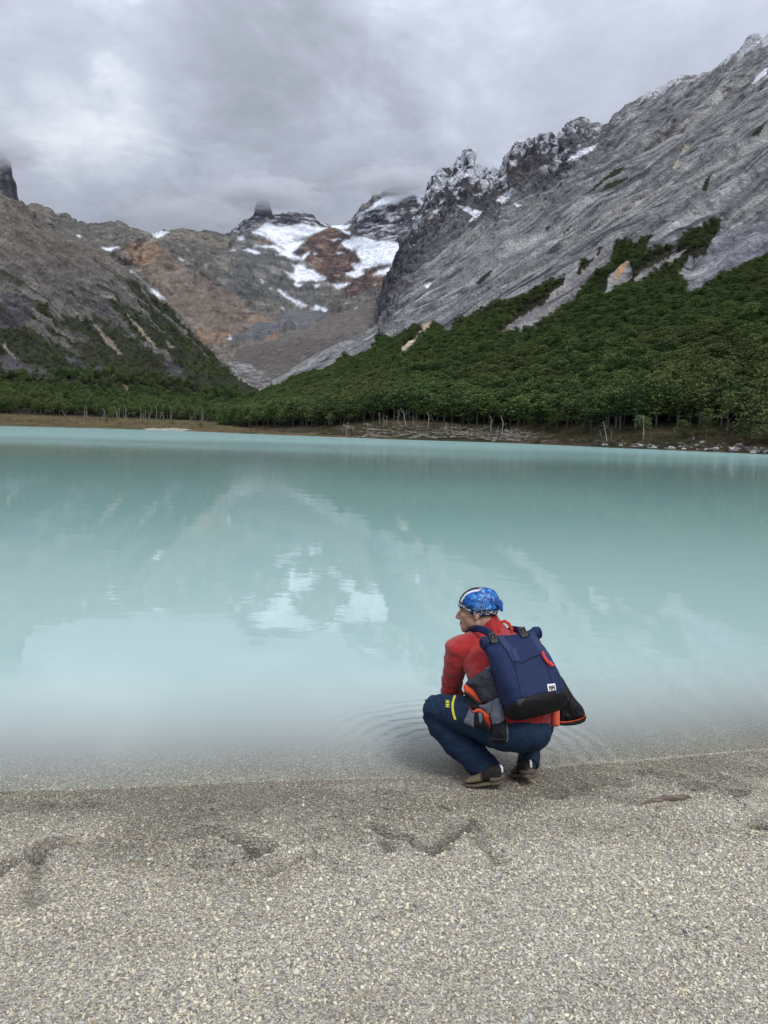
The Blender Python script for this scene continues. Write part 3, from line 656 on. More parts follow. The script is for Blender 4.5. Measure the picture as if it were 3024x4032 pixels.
def grit_material():
    b = NB('beach_grit'); p = b.pos()
    w = b.attr('wet').outputs['Fac']
    vo = b.node('ShaderNodeTexVoronoi', {'Scale': 150.0}); b.L.new(p, vo.inputs['Vector'])
    n = b.noise(p, 60, 5, 0.7); n2 = b.noise(p, 2.4, 4)
    hue = b.node('ShaderNodeSeparateColor'); b.L.new(vo.outputs['Color'], hue.inputs[0])
    c = b.ramp(hue.outputs[0], [(0.0, (0.13, 0.118, 0.095)), (0.45, (0.30, 0.277, 0.23)), (0.8, (0.46, 0.43, 0.365)), (1.0, (0.62, 0.59, 0.51))])
    c = b.mixc(b.mapr(n2, 0.35, 0.7, 0.0, 0.35), c, c4(0.16, 0.125, 0.09))
    v = b.math('SUBTRACT', 1.0, b.math('MULTIPLY', w, 0.62))
    sc = b.node('ShaderNodeVectorMath', operation='SCALE'); b.L.new(c, sc.inputs[0]); b.L.new(v, sc.inputs['Scale'])
    nb = b.bump(b.math('SUBTRACT', 1.0, vo.outputs['Distance']), 0.8, 0.004, b.bump(n, 0.4, 0.004))
    b.principled(sc.outputs[0], b.mapr(w, 0, 1, 0.9, 0.55), nb, 0.3)
    return b.m
me = mesh_np('beach', np.stack([BX, BY, BZ], -1).reshape(-1, 3), grid_faces(len(bxs), len(bys)))
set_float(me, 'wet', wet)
beach = tag(link('beach', me, grit_material()), kind='structure')

# ---- lake: murky turquoise water, clear only in the first shallow metre
def lake_material():
    b = NB('lake_water'); p = b.pos()
    depth = b.attr('murk').outputs['Fac']          # 0 at the edge, 1 where the silt hides the bed
    rip = b.attr('wind').outputs['Fac']            # wind ripples on the open lake
    sep = b.node('ShaderNodeSeparateXYZ'); b.L.new(p, sep.inputs[0])
    mp = b.node('ShaderNodeMapping'); b.L.new(p, mp.inputs[0]); mp.inputs['Scale'].default_value = (0.55, 1.0, 1.0)
    calm = b.noise(mp.outputs[0], 1.1, 3, 0.5)
    fine = b.noise(mp.outputs[0], 5.0, 3, 0.55)
    chop = b.noise(mp.outputs[0], 2.6, 4, 0.6, 0.3)
    # ring ripples around the hand dipped in the water
    dv = b.node('ShaderNodeVectorMath', operation='DISTANCE'); b.L.new(p, dv.inputs[0]); dv.inputs[1].default_value = tuple(RIP_C)
    r = b.math('ADD', dv.outputs['Value'], b.math('MULTIPLY', b.noise(p, 5.0, 4, 0.65), 0.13))
    rings = b.math('SINE', b.math('MULTIPLY', r, 64.0))
    fall = b.math('MULTIPLY', b.mapr(r, 0.0, 0.14, 0.0, 1.0), b.mapr(r, 0.14, 1.05, 1.0, 0.0))
    gl = b.noise(p, 38, 3, 0.6)
    n0 = b.bump(calm, 0.07, 0.05)
    n0 = b.bump(fine, 0.035, 0.02, n0)
    bm = b.N.new('ShaderNodeBump'); bm.inputs['Distance'].default_value = 0.20; b.L.new(chop, bm.inputs['Height']); b.L.new(b.math('MULTIPLY', rip, 0.85), bm.inputs['Strength']); b.L.new(n0, bm.inputs['Normal'])
    b2 = b.N.new('ShaderNodeBump'); b2.inputs['Distance'].default_value = 0.010; b.L.new(rings, b2.inputs['Height']); b.L.new(b.math('MULTIPLY', fall, 0.62), b2.inputs['Strength']); b.L.new(bm.outputs[0], b2.inputs['Normal'])
    b3 = b.N.new('ShaderNodeBump'); b3.inputs['Distance'].default_value = 0.06; b.L.new(gl, b3.inputs['Height']); b.L.new(b.math('MULTIPLY', b.mapr(r, 0.05, 0.55, 1.0, 0.0), 1.0), b3.inputs['Strength']); b.L.new(b2.outputs[0], b3.inputs['Normal'])
    nrm = b3.outputs[0]
    tone = b.noise(p, 0.03, 3)
    sh = b.attr('offshore').outputs['Fac']
    silt = b.mixc(b.mapr(tone, 0.3, 0.7, 0, 1), c4(0.272, 0.465, 0.432), c4(0.312, 0.51, 0.478))
    silt = b.mixc(b.mapr(sh, 1.6, 12.0, 0.0, 1.0), c4(0.395, 0.54, 0.508), silt)
    silt = b.mixc(b.mapr(sh, 0.3, 2.0, 0.0, 1.0), c4(0.465, 0.505, 0.48), silt)
    diff = b.node('ShaderNodeBsdfDiffuse'); b.put(diff.inputs['Color'], silt)
    tr = b.node('ShaderNodeBsdfTransparent'); tr.inputs['Color'].default_value = (0.93, 0.96, 0.95, 1)
    body = b.node('ShaderNodeMixShader'); b.L.new(depth, body.inputs[0]); b.L.new(tr.outputs[0], body.inputs[1]); b.L.new(diff.outputs[0], body.inputs[2])
    gs = b.node('ShaderNodeBsdfGlossy'); gs.inputs['Color'].default_value = (1, 1, 1, 1)
    b.L.new(b.mapr(rip, 0, 1, 0.015, 0.10), gs.inputs['Roughness']); b.L.new(nrm, gs.inputs['Normal'])
    fr = b.node('ShaderNodeFresnel'); fr.inputs['IOR'].default_value = 1.333; b.L.new(nrm, fr.inputs['Normal'])
    mx = b.node('ShaderNodeMixShader'); b.L.new(fr.outputs[0], mx.inputs[0]); b.L.new(body.outputs[0], mx.inputs[1]); b.L.new(gs.outputs[0], mx.inputs[2])
    b.L.new(mx.outputs[0], b.out.inputs[0])
    return b.m
RIP_C = at_z(1790.0, 2965.0, 0.0)
def build_lake():
    pxs = np.concatenate([np.linspace(-2600, -250, 40), np.linspace(-240, 3260, 260), np.linspace(3275, 5400, 40)])
    rows = []
    far = shore_xy(pxs) + 3.0
    tx = rays(pxs, py_for(pxs, far, 0.0)); tx = tx[:, 0] / tx[:, 1]
    # start a little inside the beach so that the gravel cuts the edge
    near = np.empty_like(pxs)
    for k, t in enumerate(tx):
        ys = np.linspace(1.5, 30, 4000); f = ys - wl_y(ys * t); i = np.argmax(f > -0.10); near[k] = ys[i]
    u = np.linspace(0, 1, 170)[:, None]
    Y = near[None] * (far / near)[None] ** u
    X = Y * tx[None]
    me = mesh_np('lake', np.stack([X, Y, 0 * X], -1).reshape(-1, 3), grid_faces(len(pxs), 170))
    dd = Y - wl_y(X)
    mk = 1 - np.exp(-(np.maximum(dd, 0) / 0.68) ** 1.25)
    mk = np.where(dd > 2.6, 1.0, mk * smooth(-0.05, 0.20, dd))
    set_float(me, 'murk', np.clip(mk, 0, 1)); set_float(me, 'offshore', np.clip(dd, 0, 400))
    n = fbm(np.stack([X * 0.012, Y * 0.03, 0 * X], -1), 3, 431)
    set_float(me, 'wind', smooth(18, 150, Y * (1 + 0.5 * n)) ** .7)
    return tag(link('lake', me, lake_material()), kind='structure')
lake = build_lake()
# ------------------------------------------------------------------ forest, dead wood, shrubs
def tube_np(pts, radii, n=6, cap=True):
    """tapered tube through points -> V, F(quads; caps as degenerate fans)"""
    pts = np.asarray(pts, float); k = len(pts); V = []; F = []
    for i in range(k):
        t = pts[min(i + 1, k - 1)] - pts[max(i - 1, 0)]; t = t / (np.linalg.norm(t) + 1e-9)
        a = np.cross(t, [0.31, 0.9, 0.27]); a /= np.linalg.norm(a) + 1e-9; b = np.cross(t, a)
        for j in range(n):
            th = 2 * np.pi * j / n; V.append(pts[i] + radii[i] * (np.cos(th) * a + np.sin(th) * b))
    for i in range(k - 1):
        for j in range(n):
            F.append((i * n + j, i * n + (j + 1) % n, (i + 1) * n + (j + 1) % n, (i + 1) * n + j))
    if cap:
        V.append(pts[-1]); c = len(V) - 1
        for j in range(n): F.append(((k - 1) * n + j, (k - 1) * n + (j + 1) % n, c, c))
    return V, F
class Parts:
    def __init__(self): self.V = []; self.F = []
    def add(self, VF):
        o = len(self.V); self.V += [tuple(v) for v in VF[0]]; self.F += [tuple(i + o for i in f) for f in VF[1]]; return self
    def mesh(self, name, smooth_=True):
        me = bpy.data.meshes.new(name)
        F = []
        for f in self.F:
            g = []
            for i in f:
                if not g or (g[-1] != i): g.append(i)
            if len(g) > 2 and g[0] == g[-1]: g = g[:-1]
            if len(set(g)) >= 3: F.append(g)
        me.from_pydata(self.V, [], F); me.update()
        me.polygons.foreach_set('use_smooth', [smooth_] * len(me.polygons))
        return me
def leaf_quads(centers, normal_up, size, r):
    """leaf clumps: bent quads round the centres"""
    n = len(centers)
    nn = r.normal(0, 0.55, (n, 3)); nn[:, 2] += normal_up; nn /= np.linalg.norm(nn, axis=1, keepdims=True)
    a = np.cross(nn, r.normal(0, 1, (n, 3))); a /= np.linalg.norm(a, axis=1, keepdims=True); b = np.cross(nn, a)
    s = size * r.uniform(0.6, 1.35, (n, 1)); q = r.uniform(0.5, 1.0, (n, 1))
    P = np.stack([centers - a * s, centers - b * s * q, centers + a * s, centers + b * s * q * 0.9 - nn * s * 0.2], 1)
    return P.reshape(-1, 3), np.arange(n * 4).reshape(n, 4)
def bark_material(name, c0, c1):
    b = NB(name); p = b.obj()
    n = b.noise(p, 14, 5, 0.6)
    b.principled(b.mixc(n, c4(*c0), c4(*c1)), 0.9, b.bump(n, 0.4, 0.02), 0.2); return b.m
def leaf_material(name, base, alt, warm):
    b = NB(name); p = b.pos()
    rnd = b.node('ShaderNodeObjectInfo').outputs['Random']
    n = b.noise(p, 0.016, 5, 0.6); n2 = b.noise(p, 0.35, 3, 0.6)
    c = b.mixc(rnd, c4(*base), c4(*alt))
    c = b.mixc(b.mapr(n, 0.47, 0.68, 0.0, 0.6), c, c4(*warm))
    c = b.mixc(b.mapr(n2, 0.35, 0.7, 0.0, 0.8), c, b.mixc(1.0, c, c4(1.5, 1.5, 1.35), 'MULTIPLY'))
    df = b.node('ShaderNodeBsdfDiffuse'); b.put(df.inputs[0], c)
    tl = b.node('ShaderNodeBsdfTranslucent'); b.put(tl.inputs[0], c)
    m = b.node('ShaderNodeMixShader', {0: 0.22}); b.L.new(df.outputs[0], m.inputs[1]); b.L.new(tl.outputs[0], m.inputs[2])
    b.L.new(m.outputs[0], b.out.inputs[0]); return b.m
M_BARK = bark_material('beech_bark', (0.075, 0.068, 0.058), (0.17, 0.16, 0.14))
M_DEAD = bark_material('dead_wood', (0.17, 0.158, 0.14), (0.42, 0.40, 0.365))
M_LOG = bark_material('fallen_wood', (0.10, 0.088, 0.072), (0.33, 0.31, 0.275))
M_LEAF = leaf_material('beech_leaves', (0.056, 0.096, 0.040), (0.132, 0.186, 0.070), (0.135, 0.132, 0.060))
def beech(seed, lean=0.05, bare=0.32, pads=24, wide=0.30, flat=0.055, per=42):
    r = np.random.default_rng(seed)
    T = Parts(); top = np.array([r.normal(0, lean), r.normal(0, lean), 1.0])
    path = [np.array([0, 0, -0.06]), np.array([r.normal(0, 0.01), r.normal(0, 0.01), 0.3]), np.array([0, 0, 0.62]) + top * [0.6, 0.6, 0] + r.normal(0, 0.012, 3) * [1, 1, 0], top * [1, 1, 0.93]]
    T.add(tube_np(path, [0.026, 0.020, 0.013, 0.004], 6))
    LV = []; LF = []; off = 0
    for k in range(pads):
        z = bare + (1 - bare) * ((k + r.uniform(0, 1)) / pads) ** 0.85
        prof = math.sin(min(1.0, (1.06 - z) / (1.06 - bare)) ** 0.7 * math.pi * 0.62) if z > bare else 0.3
        ang = k * 2.4 + r.uniform(-0.6, 0.6); rad = wide * prof * r.uniform(0.25, 1.0)
        c = np.array([math.cos(ang) * rad, math.sin(ang) * rad, z]) + top * [z * 0.8, z * 0.8, 0]
        root = np.array([top[0] * z * 0.7, top[1] * z * 0.7, max(0.15, z - 0.10 - rad * 0.35)])
        T.add(tube_np([root, (root + c) / 2 + [0, 0, 0.01], c], [0.008, 0.006, 0.003], 4, False))
        pr = r.uniform(0.10, 0.17) * (0.6 + 0.6 * prof)
        q = r.normal(0, 1, (per, 3)); q /= np.linalg.norm(q, axis=1, keepdims=True); q *= r.uniform(0.35, 1.0, (per, 1)) ** 0.5
        cc = c + q * [pr, pr, flat] + np.array([0, 0, 0.02])
        cc[:, 2] -= 0.22 * np.hypot(q[:, 0], q[:, 1]) ** 2 * pr
        V, F = leaf_quads(cc, 1.0, 0.026, r); LV.append(V); LF.append(F + off); off += len(V)
    trunk = T.mesh('trunk'); trunk.materials.append(M_BARK)
    crown = mesh_np('crown', np.concatenate(LV), np.concatenate(LF), False); crown.materials.append(M_LEAF)
    return trunk, crown
BEECH = [beech(11), beech(12, 0.07, 0.25, 28, 0.34), beech(13, 0.04, 0.40, 20, 0.27), beech(14, 0.10, 0.22, 26, 0.36, 0.06), beech(15, 0.05, 0.16, 30, 0.33, 0.07), beech(16, 0.06, 0.45, 18, 0.30, 0.045)]
BUSH = [beech(21, 0.03, 0.05, 30, 0.46, 0.11, 46), beech(22, 0.03, 0.03, 30, 0.55, 0.12, 46)]
def joined(tc, name):
    """one mesh holding trunk and crown, for the instanced part of the forest"""
    bm = bmesh.new(); bm.from_mesh(tc[0]); n0 = len(bm.faces); bm.from_mesh(tc[1]); bm.faces.ensure_lookup_table()
    for f in bm.faces[n0:]: f.material_index = 1
    me = bpy.data.meshes.new(name); bm.to_mesh(me); bm.free(); me.materials.append(M_BARK); me.materials.append(M_LEAF); return me
def scatter(name, P, S, Rt, vid, sources, tints=None):
    """points object whose geometry nodes set a source object on each point"""
    col = bpy.data.collections.new(name + '_sources')
    for i, me in enumerate(sources):
        col.objects.link(bpy.data.objects.new('%s_source_%02d' % (name, i), me))
    me = bpy.data.meshes.new(name); me.vertices.add(len(P)); me.vertices.foreach_set('co', np.asarray(P, np.float32).ravel())
    for nm, a in (('inst_scale', S), ('inst_rot', Rt)):
        at = me.attributes.new(nm, 'FLOAT_VECTOR', 'POINT'); at.data.foreach_set('vector', np.asarray(a, np.float32).ravel())
    at = me.attributes.new('inst_id', 'INT', 'POINT'); at.data.foreach_set('value', np.asarray(vid, np.int32))
    if tints is not None: set_color(me, 'tint', tints)
    o = link(name, me)
    ng = bpy.data.node_groups.new(name + '_scatter', 'GeometryNodeTree')
    ng.interface.new_socket('Geometry', in_out='INPUT', socket_type='NodeSocketGeometry')
    ng.interface.new_socket('Geometry', in_out='OUTPUT', socket_type='NodeSocketGeometry')
    N = ng.nodes; L = ng.links
    gi = N.new('NodeGroupInput'); go = N.new('NodeGroupOutput')
    m2p = N.new('GeometryNodeMeshToPoints'); L.new(gi.outputs[0], m2p.inputs[0])
    ci = N.new('GeometryNodeCollectionInfo'); ci.inputs['Collection'].default_value = col
    ci.inputs['Separate Children'].default_value = True; ci.inputs['Reset Children'].default_value = True
    ip = N.new('GeometryNodeInstanceOnPoints'); ip.inputs['Pick Instance'].default_value = True
    def named(nm, t):
        n = N.new('GeometryNodeInputNamedAttribute'); n.data_type = t; n.inputs[0].default_value = nm; return n.outputs[0]
    L.new(m2p.outputs[0], ip.inputs['Points']); L.new(ci.outputs[0], ip.inputs['Instance'])
    L.new(named('inst_id', 'INT'), ip.inputs['Instance Index'])
    e2r = N.new('FunctionNodeEulerToRotation'); L.new(named('inst_rot', 'FLOAT_VECTOR'), e2r.inputs[0]); L.new(e2r.outputs[0], ip.inputs['Rotation'])
    L.new(named('inst_scale', 'FLOAT_VECTOR'), ip.inputs['Scale'])
    L.new(ip.outputs[0], go.inputs[0])
    md = o.modifiers.new('scatter', 'NODES'); md.node_group = ng
    return tag(o, kind='stuff')
def sample_cells(G, mask, n, r):
    """n random surface points of a grid where mask holds, even over the ground area"""
    du = G[:-1, 1:] - G[:-1, :-1]; dv = G[1:, :-1] - G[:-1, :-1]
    area = np.abs(du[..., 0] * dv[..., 1] - du[..., 1] * dv[..., 0]) * mask[:-1, :-1]
    p = area.ravel(); tot = p.sum(); k = r.choice(len(p), n, p=p / tot)
    j, i = np.divmod(k, area.shape[1]); a = r.uniform(0, 1, n)[:, None]; b = r.uniform(0, 1, n)[:, None]
    return G[j, i] + du[j, i] * a + dv[j, i] * b, j, tot
rt = np.random.default_rng(99)
def thin(P, dmin):
    """drop points standing closer together than dmin (per point)"""
    keep = []; cell = {}; g = 3.0
    for i, (x, y, z) in enumerate(P):
        cx, cy = int(x // g), int(y // g); ok = True
        for a in (-1, 0, 1):
            for b in (-1, 0, 1):
                for j in cell.get((cx + a, cy + b), ()):
                    if (P[j][0] - x) ** 2 + (P[j][1] - y) ** 2 < dmin ** 2: ok = False; break
                if not ok: break
            if not ok: break
        if ok: cell.setdefault((cx, cy), []).append(i); keep.append(i)
    return np.array(keep)

shoreD = shore_xy(pxG)
okR = forestR & (blur2(gul, 4) < .12) & (rows_idx > 0.053) & (pxG > 820)
PR, jR, aR = sample_cells(GR, okR, 42000, rt)
k = thin(PR, 2.0); PR = PR[k]; jR = jR[k]
ridx = ROWQ[jR]
hR = np.interp(ridx, [0.05, 0.10, 0.2, 0.36, 0.6], [8.8, 5.6, 3.9, 2.9, 2.1]) * rt.uniform(0.62, 1.35, len(PR)) * (1 + .28 * fbm(PR / np.array([28., 28, 28]), 3, 88))
cLmask = (np.arange(GL.shape[0])[:, None] / GL.shape[0] > 0.135) & (np.arange(GL.shape[0])[:, None] / GL.shape[0] < 0.40) & (pyl > 1478 + 30 * fbm(np.stack([pxl * .006, 0 * pxl, 0 * pxl], -1), 3, 7))
PL, jL, aL = sample_cells(GL, cLmask, 5200, rt); k = thin(PL, 3.6); PL = PL[k]
hL = rt.uniform(5.5, 9.5, len(PL))
P2, j2, a2 = sample_cells(GL, (vegL > 0.75) & (~crag) & (~streak) & (pyl > 1180) & (pyl < 1500) & (pxl > -250), 2600, rt)
h2 = rt.uniform(1.6, 3.6, len(P2))
PT = np.concatenate([PR, PL]); HT = np.concatenate([hR, hL])
px_t, py_t = project(PT)
size = HT / PT[:, 1]
vis = (px_t > -60) & (px_t < 3090)
order = np.argsort(-size * vis)
near = order[:300]; rest = order[300:]
VT = rt.integers(0, 6, len(PT)); RZ = rt.uniform(0, 6.28, len(PT)); WD = rt.uniform(0.95, 1.3, len(PT)) * np.interp(HT, [3, 6, 9], [1.8, 1.5, 1.12])
Pf = np.concatenate([PT[rest], P2]); Hf = np.concatenate([HT[rest], h2])
nf = len(Pf); wf = np.concatenate([WD[rest], rt.uniform(1.0, 1.5, len(P2))])
Sf = np.stack([Hf * wf, Hf * wf, Hf], -1)
Rf = np.stack([rt.normal(0, 0.05, nf), rt.normal(0, 0.05, nf), rt.uniform(0, 6.28, nf)], -1)
vf = np.concatenate([VT[rest], 6 + rt.integers(0, 2, len(P2))])
forest = scatter('forest', Pf, Sf, Rf, vf, [joined(t, 'beech_mesh') for t in BEECH + BUSH])
tag(forest, 'dense green beech forest covering the slopes above the lake', 'forest')
def put_tree(P, h, w, rz, v, label, group, name='beech_tree', src=None, lean=(0, 0)):
    e = empty(name, tuple(P), rz); e.scale = (h * w, h * w, h); e.rotation_euler = (lean[0], lean[1], rz)
    t, c = (src or BEECH)[v]
    link('trunk', t, None, e); link('crown', c, None, e)
    return tag(e, label, 'tree', group)
ZL = [(-100, 1000, 'green beech tree in the forest behind the brown meadow'), (1000, 1420, 'green beech tree where the meadow meets the right-hand forest'),
      (1420, 1850, 'green beech tree behind the widest heap of fallen logs'), (1850, 2150, 'green beech tree in the tall stand of bare trunks at mid shore'),
      (2150, 2500, 'green beech tree on the shore behind leaning dead snags'), (2500, 2780, 'green beech tree on the shore behind the two hikers'), (2780, 3200, 'green beech tree at the right edge of the far shore')]
med = {}
for i in near:
    z = next(q for q in ZL if q[0] <= px_t[i] < q[1]); med.setdefault(z[2], []).append(PT[i][1] - shore_xy(px_t[i]))
for i in near:
    z = next(q for q in ZL if q[0] <= px_t[i] < q[1]); fr = PT[i][1] - shore_xy(px_t[i]) <= np.median(med[z[2]])
    tall = HT[i] > 8.4
    lab = ('tall' if tall else 'low') + ' green beech, ' + ('front row' if fr else 'second rows') + ', ' + z[2][17:]
    put_tree(PT[i], HT[i], WD[i], RZ[i], int(VT[i]), lab, 'beech trees: ' + lab)
# surface point of a landform under a photo pixel
def surf(px, py, which='R', rmax=0.35):
    G = GR if which == 'R' else GL
    n = int(np.searchsorted(ROWQ, rmax)) if which == 'R' else int(G.shape[0] * rmax); a, b = project(G[:n]); k = np.argmin((a - px) ** 2 + (b - py) ** 2)
    return G[:n].reshape(-1, 3)[k]
# single trees that stand out
def lone(px, base, top, v, label, w=1.0, lean=(0, 0), src=None, which='R', name='beech_tree', cat=None):
    P = surf(px, base, which); h = (base - top) / FPX * P[1]
    e = put_tree(P, h, w, px * 0.37, v, label, None, name, src, lean)
    if cat: e['category'] = cat
    return e
lone(2862, 1712, 1545, 2, 'tall slim beech with long bare dark trunk near right edge of far shore', 0.9, (0.0, -0.06))
lone(2775, 1722, 1612, 3, 'pale grey-green spreading beech beside the white rock path', 1.15, (0.0, -0.15))
lone(2530, 1728, 1640, 5, 'low beech leaning out over the bank left of the hikers', 1.3)
lone(2690, 1726, 1655, 1, 'round low beech standing just left of the hikers', 1.3)
lone(2960, 1740, 1570, 4, 'broad dark green beech filling the right edge of the shore', 1.2)
lone(3030, 1752, 1600, 4, 'lighter green bushy beech cut off by the right edge', 1.3)
lone(438, 1650, 1612, 0, 'dark round bush standing alone on the meadow', 0.9, src=BUSH, which='L', name='shrub', cat='shrub')
lone(421, 1668, 1645, 1, 'narrow dark shrub just below the lone round bush', 0.6, src=BUSH, which='L', name='shrub', cat='shrub')
lone(472, 1676, 1660, 0, 'low dark shrub right of the lone round bush', 0.8, src=BUSH, which='L', name='shrub', cat='shrub')
lone(680, 1672, 1652, 1, 'wide dark shrub on the meadow above the river mouth', 1.0, src=BUSH, which='L', name='shrub', cat='shrub')
lone(304, 1671, 1658, 0, 'small dark shrub on the meadow in front of the bare snags', 0.8, src=BUSH, which='L', name='shrub', cat='shrub')
lone(640, 1660, 1648, 1, 'small dark shrub beside the wide shrub on the meadow', 1.2, src=BUSH, which='L', name='shrub', cat='shrub')
lone(790, 1680, 1664, 0, 'low shrub on the meadow right of the river mouth', 1.4, src=BUSH, which='L', name='shrub', cat='shrub')
# ---- standing dead trees
def snag(seed, n=7, fork=True):
    r = np.random.default_rng(seed); T = Parts()
    p = [np.array([0, 0, -0.05]), np.array([r.normal(0, .015), r.normal(0, .015), .35]), np.array([r.normal(0, .03), r.normal(0, .03), .7]), np.array([r.normal(0, .05), r.normal(0, .05), 1.0])]
    T.add(tube_np(p, [.024, .018, .012, .005], 6))
    for k in range(n):
        z = r.uniform(.35, .95); a = r.uniform(0, 6.28); l = r.uniform(.05, .22); c = np.array([0, 0, z])
        e = c + np.array([math.cos(a) * l, math.sin(a) * l, l * r.uniform(-.1, .9)]); T.add(tube_np([c, (c + e) / 2 + r.normal(0, .01, 3), e], [.007, .005, .002], 4))
    me = T.mesh('snag'); me.materials.append(M_DEAD); return me
SNAG = [snag(31, 4), snag(32, 9), snag(33, 2), snag(34, 13)]
def put_snag(px, base, top, tiltpx, label, group, which, v):
    P = surf(px, base, which); h = (base - top) / FPX * P[1]
    o = link('dead_tree', SNAG[v]); o.location = P; o.scale = (h * 1.25, h * 1.25, h)
    o.rotation_euler = (rt.normal(0, .05), math.atan2(tiltpx, base - top), 0.0)
    return tag(o, label, 'dead tree', group)
za = lambda x, y: (1250 + x * .4521, 1500 + y * .4521)
zb = lambda x, y: (2300 + x * .4364, 1500 + y * .4364)
for x, t, b_, tl in ((250, 360, 485, 0), (310, 390, 462, -10), (440, 360, 430, -6), (455, 385, 432, -18), (580, 315, 415, 0), (600, 300, 405, 0), (540, 275, 372, 0), (700, 255, 365, -6), (770, 235, 392, -36), (800, 180, 335, -16), (845, 300, 388, -22), (965, 270, 420, 4), (1012, 275, 350, -34), (755, 330, 408, -85), (1240, 230, 330, 0), (1345, 255, 342, 0), (520, 390, 430, 0), (210, 405, 460, 0), (225, 405, 458, 3)):
    p0 = za(x, b_); p1 = za(x, t)
    put_snag(p0[0], p0[1], p1[1], tl * .45, 'bare grey dead trunk standing among the fallen logs', 'dead trunks over the log heap', 'R', int(rt.integers(0, 4)))
for x, t, b_, tl in ((1510, 300, 440, 0), (1600, 305, 490, 4), (1650, 370, 430, -10), (1465, 100, 262, 0), (1490, 130, 250, 6), (1430, 140, 205, -10)):
    p0 = za(x, b_); p1 = za(x, t)
    put_snag(p0[0], p0[1], p1[1], tl * .45, 'bare grey dead trunk at the foot of the tall mid-shore stand', 'dead trunks at mid shore', 'R', int(rt.integers(0, 3)))
for x, t, b_, tl, lab in ((205, 360, 555, -40, 'long dead trunk leaning left at the water edge of the bank'), (165, 435, 522, -45, 'crooked pale snag leaning left beside a longer leaning trunk'), (530, 310, 530, -8, 'tall pale dead tree rising in front of dark shrubs'), (85, 400, 470, 0, 'short dead stump left of the crooked snag'), (240, 440, 525, 0, 'thin upright dead stem right of the leaning trunk'), (830, 420, 490, -30, 'short pale snag leaning left above a fallen bough'), (1110, 380, 500, -30, 'thin dead stem leaning left beside the pale grey beech'), (270, 300, 380, 0, 'thin dead stem inside the dark forest edge')):
    p0 = zb(x, b_); p1 = zb(x, t)
    put_snag(p0[0], p0[1], p1[1], tl * .43, lab, None, 'R', 1 if '530' in str(x) else int(rt.integers(0, 4)))
for k in range(46):
    x = 300 + 700 * rt.uniform(0, 1) ** 0.8; b_ = 1640 + (x - 300) * 0.026 + rt.uniform(-4, 6); t = b_ - rt.uniform(22, 56)
    put_snag(x, b_, t, rt.normal(0, 5), 'pale dead trunk in the row of bare trees behind the meadow', 'bare dead trees behind the meadow', 'L', int(rt.integers(0, 4)))
put_snag(258, 1640, 1608, -16, 'pale snag leaning sharply left at the left end of the bare trees', None, 'L', 0)
# ---- fallen logs on the bank
def log_mesh(seed):
    r = np.random.default_rng(seed); T = Parts()
    p = [np.array([-.5, 0, 0]), np.array([-.15, r.normal(0, .03), r.normal(0, .01)]), np.array([.2, r.normal(0, .03), r.normal(0, .01)]), np.array([.5, r.normal(0, .06), .02])]
    T.add(tube_np(p, [.030, .027, .021, .010], 7))
    for k in range(4):
        x = r.uniform(-.3, .45); a = r.uniform(0.2, 2.9); l = r.uniform(.06, .2); c = np.array([x, 0, 0]); e = c + [l * .5, math.cos(a) * l, math.sin(a) * l]; T.add(tube_np([c, e], [.010, .003], 4))
    me = T.mesh('log'); me.materials.append(M_LOG); return me
LOGS = [log_mesh(s) for s in (41, 42, 43, 44)]
def put_log(P, L, rz, lab, grp):
    o = link('fallen_log', LOGS[int(rt.integers(0, 4))]); o.location = (P[0], P[1], P[2] + 0.05 * L * .5); tk = rt.uniform(.7, 1.7); o.scale = (L, L * tk, L * tk); o.rotation_euler = (rt.normal(0, .2), rt.normal(0, .16), rz)
    return tag(o, lab, 'log', grp)
def log_words(x, f):
    a = 'left part' if x < 1620 else 'middle' if x < 1900 else 'right part'; b_ = 'near the water' if f < .4 else 'near the trees' if f > .7 else 'halfway up the bank'
    return 'weathered grey log in the %s of the fallen heap, %s' % (a, b_), 'fallen logs: %s, %s' % (a, b_)
for k in range(170):
    x = 1370 + 830 * rt.beta(1.4, 1.5); D = shore_xy(x); f = rt.uniform(0.06, 1.0)
    y = py_for(x, D + 3 + 38 * f, 0.3 + 4.6 * f * np.interp(x, [1300, 1512, 2000], [.5, 1, .65]))
    put_log(surf(x, y, 'R', 0.2), rt.uniform(1.8, 8), rt.normal(0.1, 0.8), *log_words(x, f))
for k in range(14):
    x = rt.uniform(2230, 2700); put_log(surf(x, py_for(x, shore_xy(x) + rt.uniform(4, 20), 1.2), 'R', .2), rt.uniform(1.5, 4.5), rt.normal(0, .6), 'short weathered log on the open bank left of the hikers', 'short logs left of the hikers')
for k in range(10):
    x = rt.uniform(1290, 1380); put_log(surf(x, py_for(x, shore_xy(x) + rt.uniform(3, 18), .8), 'R', .2), rt.uniform(1.5, 4), rt.normal(0, .5), 'thin grey log at the left end of the log heap', 'thin logs at the left end')
